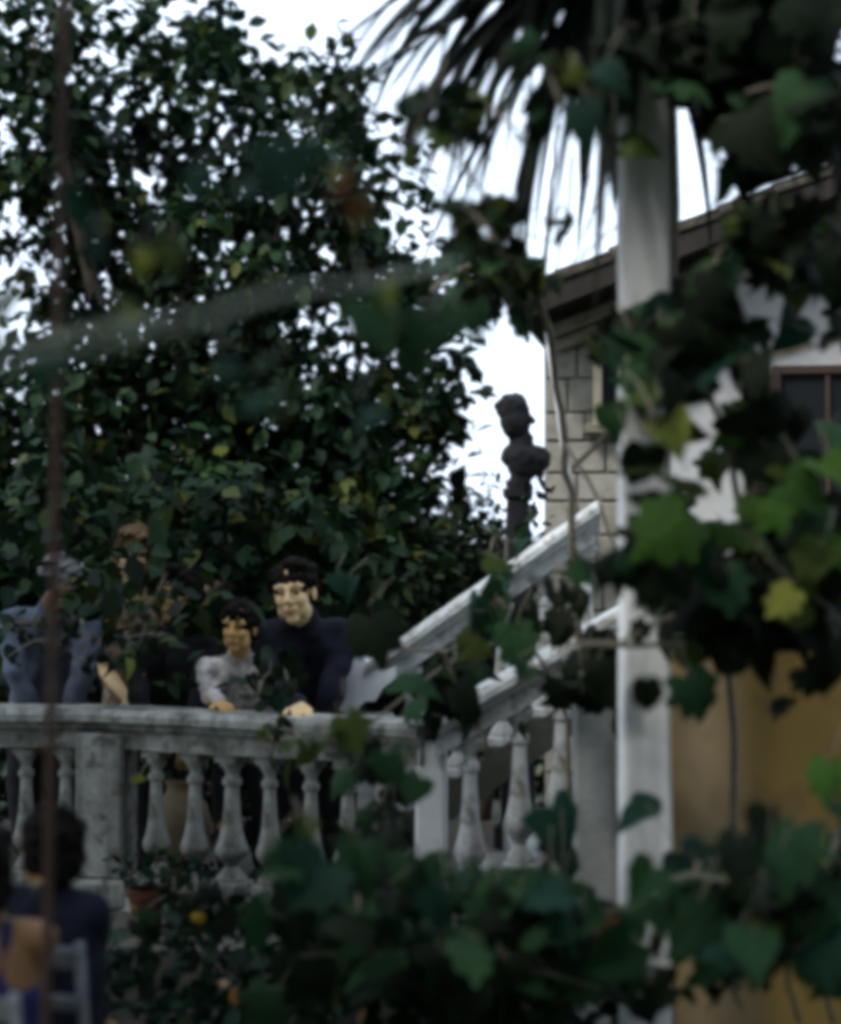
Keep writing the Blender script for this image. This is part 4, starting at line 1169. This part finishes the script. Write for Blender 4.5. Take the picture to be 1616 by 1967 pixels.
# bottom right
vine('climbing_vine', 'cluster of broad vine leaves low against the ochre wall', (P(1530, 1960, 5.2).x, 5.4, 0),
     [([P(1535, 1960, 5.3).to_tuple() + (0,), (1515, 1900, 5.0), (1510, 1790, 4.9), (1450, 1700, 4.8), (1330, 1680, 4.8), (1220, 1700, 4.8)], .008), ([P(1600, 1960, 5.3).to_tuple() + (0,), (1580, 1860, 5.0), (1570, 1700, 4.9), (1640, 1560, 4.9)], .008)],
     [(1280, 1670, 1420, 1800, 4.4, 5.0, 14, 130, 180, {'green': 4, 'dark': 3, 'teal': 2}), (1380, 1660, 1640, 1830, 4.4, 5.0, 26, 140, 190, {'green': 4, 'dark': 3, 'teal': 1, 'olive': 1}), (1540, 1560, 1640, 1680, 4.5, 5.0, 6, 90, 120, {'green': 3}), (1190, 1780, 1300, 1960, 4.7, 5.1, 18, 55, 80, {'dark': 4, 'green': 2})],
     [(1345, 1775, 170, 4.4, 'green', FACE), (1465, 1800, 185, 4.4, 'dark', FACE), (1570, 1730, 170, 4.4, 'green', FACE), (1240, 1690, 110, 4.6, 'green', FACE), (1580, 1830, 140, 4.5, 'green', FACE), (1420, 1690, 80, 4.7, 'rust'), (1350, 1720, 60, 4.5, 'yellow'), (1368, 1905, 45, 4.9, 'dark', FACE, (.5, 0, -1)), (1322, 1908, 50, 4.9, 'dark'), (1540, 1850, 60, 4.8, 'dark'), (1472, 1895, 30, 4.9, 'dark'),
      (1240, 1935, 80, 4.9, 'dark', FACE), (1195, 1905, 70, 5.0, 'dark'), (1275, 1880, 60, 4.9, 'dark')])

# ---------------------------------------------------------------- palm with drooping strap leaves above the post
pc = P(1200, -135, 5.55)
palm = empty('cordyline_palm', (P(1244, 1900, 5.75).x, 5.78, 0), 'dark palm with long drooping strap leaves above the white post', 'palm')
mb = MB()
tp = [Vector((palm.location.x, 5.78, 0)), P(1244, 1400, 5.78), P(1250, 800, 5.78), P(1270, 400, 5.78), P(1262, 40, 5.75), pc]
mb.tube(tp, [.10, .075, .066, .062, .058, .07], 12)
mb.build('trunk', M['bark'], palm, True)
def strap_mesh(L, el, g, w):
    vs, fs = [], []
    p = Vector((0, 0, 0)); n = 14
    d = Vector((math.cos(el), 0, math.sin(el)))
    for i in range(n + 1):
        t = i / n
        ww = w * (.55 + .45 * min(1, t * 4)) * (1 - max(0, t - .35) / .65) ** .8 + .0008
        up = Vector((-d.z, 0, d.x))
        vs += [p + Vector((0, -ww, 0)) + up * ww * .5, p, p + Vector((0, ww, 0)) + up * ww * .5]
        p = p + d * (L / n)
        d = (d + Vector((0, 0, -g / n))).normalized()
    for i in range(n):
        a = i * 3
        fs += [(a, a + 1, a + 4, a + 3), (a + 1, a + 2, a + 5, a + 4)]
    me = bpy.data.meshes.new('leaf'); me.from_pydata([tuple(v) for v in vs], [], fs); me.materials.append(M['strap'])
    me.polygons.foreach_set('use_smooth', [True] * len(fs)); me.update()
    return me
SM = [strap_mesh(random.uniform(.7, 1.25), random.uniform(-.8, .7), random.uniform(.8, 2.4), random.uniform(.020, .040)) for _ in range(22)]
for k in range(150):
    o = link(bpy.data.objects.new('leaf', random.choice(SM)))
    az = random.uniform(0, 2 * math.pi) if k % 5 < 2 else random.uniform(math.pi * .72, math.pi * 1.45)
    o.location = pc + Vector((random.uniform(-.05, .05), random.uniform(-.05, .05), random.uniform(-.22, .16)))
    o.rotation_euler = (random.uniform(-.15, .15), random.uniform(-.15, .2), az)
    kk = random.uniform(.6, 1.2); o.color = (.009 * kk, .014 * kk, .009 * kk, 1)
    adopt(o, palm)

# ---------------------------------------------------------------- flower bed bushes
M['petal_y'] = surf('yellow_petal', (.62, .44, .05), (.5, .32, .04), .6, 30, bump=0)
M['petal_o'] = surf('orange_petal', (.55, .24, .05), (.4, .16, .04), .6, 30, bump=0)
M['petal_t'] = surf('tan_petal', (.36, .26, .14), (.26, .18, .1), .7, 30, bump=0)
def flower_mesh(mat):
    b = MB()
    for ring, (n, L, tilt) in enumerate(((10, 1.0, .25), (8, .7, .6), (5, .4, 1.0))):
        for k in range(n):
            a = 2 * math.pi * (k + .5 * ring) / n
            R = Matrix.Rotation(a, 3, 'Z') @ Matrix.Rotation(tilt, 3, 'X')
            vs = [R @ Vector(v) * L for v in ((0, 0, 0), (-.28, .6, .05), (-.15, 1, 0), (.15, 1, 0), (.28, .6, .05))]
            b.add(vs, [(0, 4, 3, 2, 1)])
    return b.mesh('flower_head', mat)
FM = {k: flower_mesh(M['petal_' + k]) for k in 'yot'}
def bush(label, foot_px, Y, blobs, flowers, L=.085):
    f = P(foot_px, 1900, Y)
    root = tree('flowering_bush', label, 'bush', (f.x, Y, 0), blobs, M['bedleaf'], L=L, dens=1.0, trunk_r=.02, depth=.3, limbs=False, nleaf=8, bright=.35)
    for (px, py, s, k, fy) in flowers:
        p = P(px, py, fy)
        o = link(bpy.data.objects.new('flower_head', FM[k])); o.location = p
        sz = s / FPX * fy / 1.6
        o.scale = (sz, sz, sz); o.rotation_euler = (RAD(55) + random.uniform(-.4, .4), random.uniform(-.3, .3), random.uniform(0, 6)); adopt(o, root)
    return root
bush('dark bush with yellow flowers in front of the terrace post', 330, 6.0, [(x, y, 90, 5.9 + random.uniform(-.2, .3), 1.0) for x, y in ((190, 1860), (270, 1840), (350, 1835), (430, 1850), (500, 1840), (230, 1960), (320, 1950), (420, 1950), (500, 1940), (330, 2050), (450, 2060))],
     [(380, 1765, 26, 'y', 5.6), (450, 1915, 24, 'o', 5.5), (478, 1920, 22, 'y', 5.5), (255, 1745, 22, 'y', 5.9), (430, 1890, 16, 't', 5.6)])
bush('dark bush with scattered orange and yellow flowers at bottom centre', 650, 5.9, [(x, y, 90, 5.8 + random.uniform(-.2, .3), 1.0) for x, y in ((560, 1850), (640, 1850), (720, 1850), (800, 1860), (580, 1950), (680, 1950), (780, 1950), (650, 2050), (850, 2050))],
     [(600, 1912, 34, 'o', 5.4), (703, 1952, 34, 'o', 5.4), (708, 1910, 26, 'y', 5.4), (775, 1842, 36, 't', 5.4), (722, 1872, 28, 't', 5.4), (592, 1822, 28, 't', 5.4), (640, 1796, 30, 't', 5.4), (560, 1840, 22, 't', 5.4)])
bush('dark bush between the grey pillar and the flowering bush', 1000, 5.9, [(x, y, 95, 5.8 + random.uniform(-.2, .2), 1.0) for x, y in ((880, 1850), (970, 1840), (1060, 1850), (1120, 1900), (900, 1950), (1000, 1950), (1080, 1980), (950, 2060), (1050, 2060))],
     [(1246, 1738, 30, 'o', 5.1), (900, 1790, 24, 't', 5.3)])

# ---------------------------------------------------------------- pots and jar on the terrace
def pot(px, Y, h, r, label, mat, z=TZ):
    x = P(px, 1700, Y).x
    root = empty('flower_pot', (x, Y, z), label, 'pot', 'clay pots on the terrace ledge')
    b = MB(); b.lathe([(0, r * .68), (.004, r * .7), (h * .78, r * .95), (h * .8, r * 1.08), (h, r * 1.1), (h + .001, r * .98), (h * .9, r * .95)], (x, Y, z), 20)
    flat(b.build('pot_body', mat, root))
    b = MB(); b.lathe([(h * .885, r * .93), (h * .9, r * .93)], (x, Y, z), 16); b.build('soil', M['soil'], root)
    its = []
    for _ in range(70): its += sprig(Vector((x, Y, z + h + .05)) + Vector((random.gauss(0, .05), random.gauss(0, .05), random.uniform(-.02, .09))), None, .05, 1, .01, .4)
    leaf_cloud('plant', its, M['bedleaf'], root)
pot(283, 7.12, .15, .075, 'small terracotta pot with a dark plant below the square balustrade post', M['terracotta'])
pot(368, 7.05, .13, .085, 'wider terracotta pot with a plant below the middle balusters', M['terracotta'])
x = P(348, 1600, 8.15).x
mb = MB(); mb.lathe([(0, .06), (.02, .075), (.12, .125), (.24, .14), (.33, .115), (.38, .07), (.41, .06), (.43, .072), (.44, .07), (.435, .055)], (x, 8.15, TZ), 22)
M['jar'] = surf('pale_clay', (.34, .27, .17), (.24, .19, .12), .85, 9)
j = flat(mb.build('clay_jar', M['jar']), 60)
tag(j, 'pale brown rounded clay jar seen between the balusters', 'jar')

# ---------------------------------------------------------------- unseen pergola added over the viewer to dim the foreground, carried by the white post
perg = empty('added_pergola', (pxm, 5.3 + pw / 2, 3.76), 'added out-of-view timber pergola roof overgrown with vine above the white post', 'pergola')
PZ = P(1240, -110, 5.3).z + .003
for xb in (pxm, -2.9):
    mb = MB(); mb.box((xb, 2.0, PZ + .06), (.10, 7.2, .12), bev=.008); mb.build('beam', M['timber'], perg)
for k in range(9):
    mb = MB(); mb.box((-1.0, -1.3 + k * .6, PZ + .165), (4.6, .07, .09), bev=.006); mb.build('rafter', M['timber'], perg)
mb = MB(); mb.tube([(-2.9, 5.37, 0), (-2.9, 5.37, PZ)], .06, 10); mb.build('far_post', M['timber'], perg)
its = []
for _ in range(3600):
    p_ = Vector((random.uniform(-3.3, 2.4), random.uniform(-1.7, 3.7), PZ + random.uniform(.16, .5)))
    its.append((p_, leaf_rot(), random.uniform(.12, .22), random.random()))
leaf_cloud('shade_vine_roof', its, M['hedgeleaf'], perg)
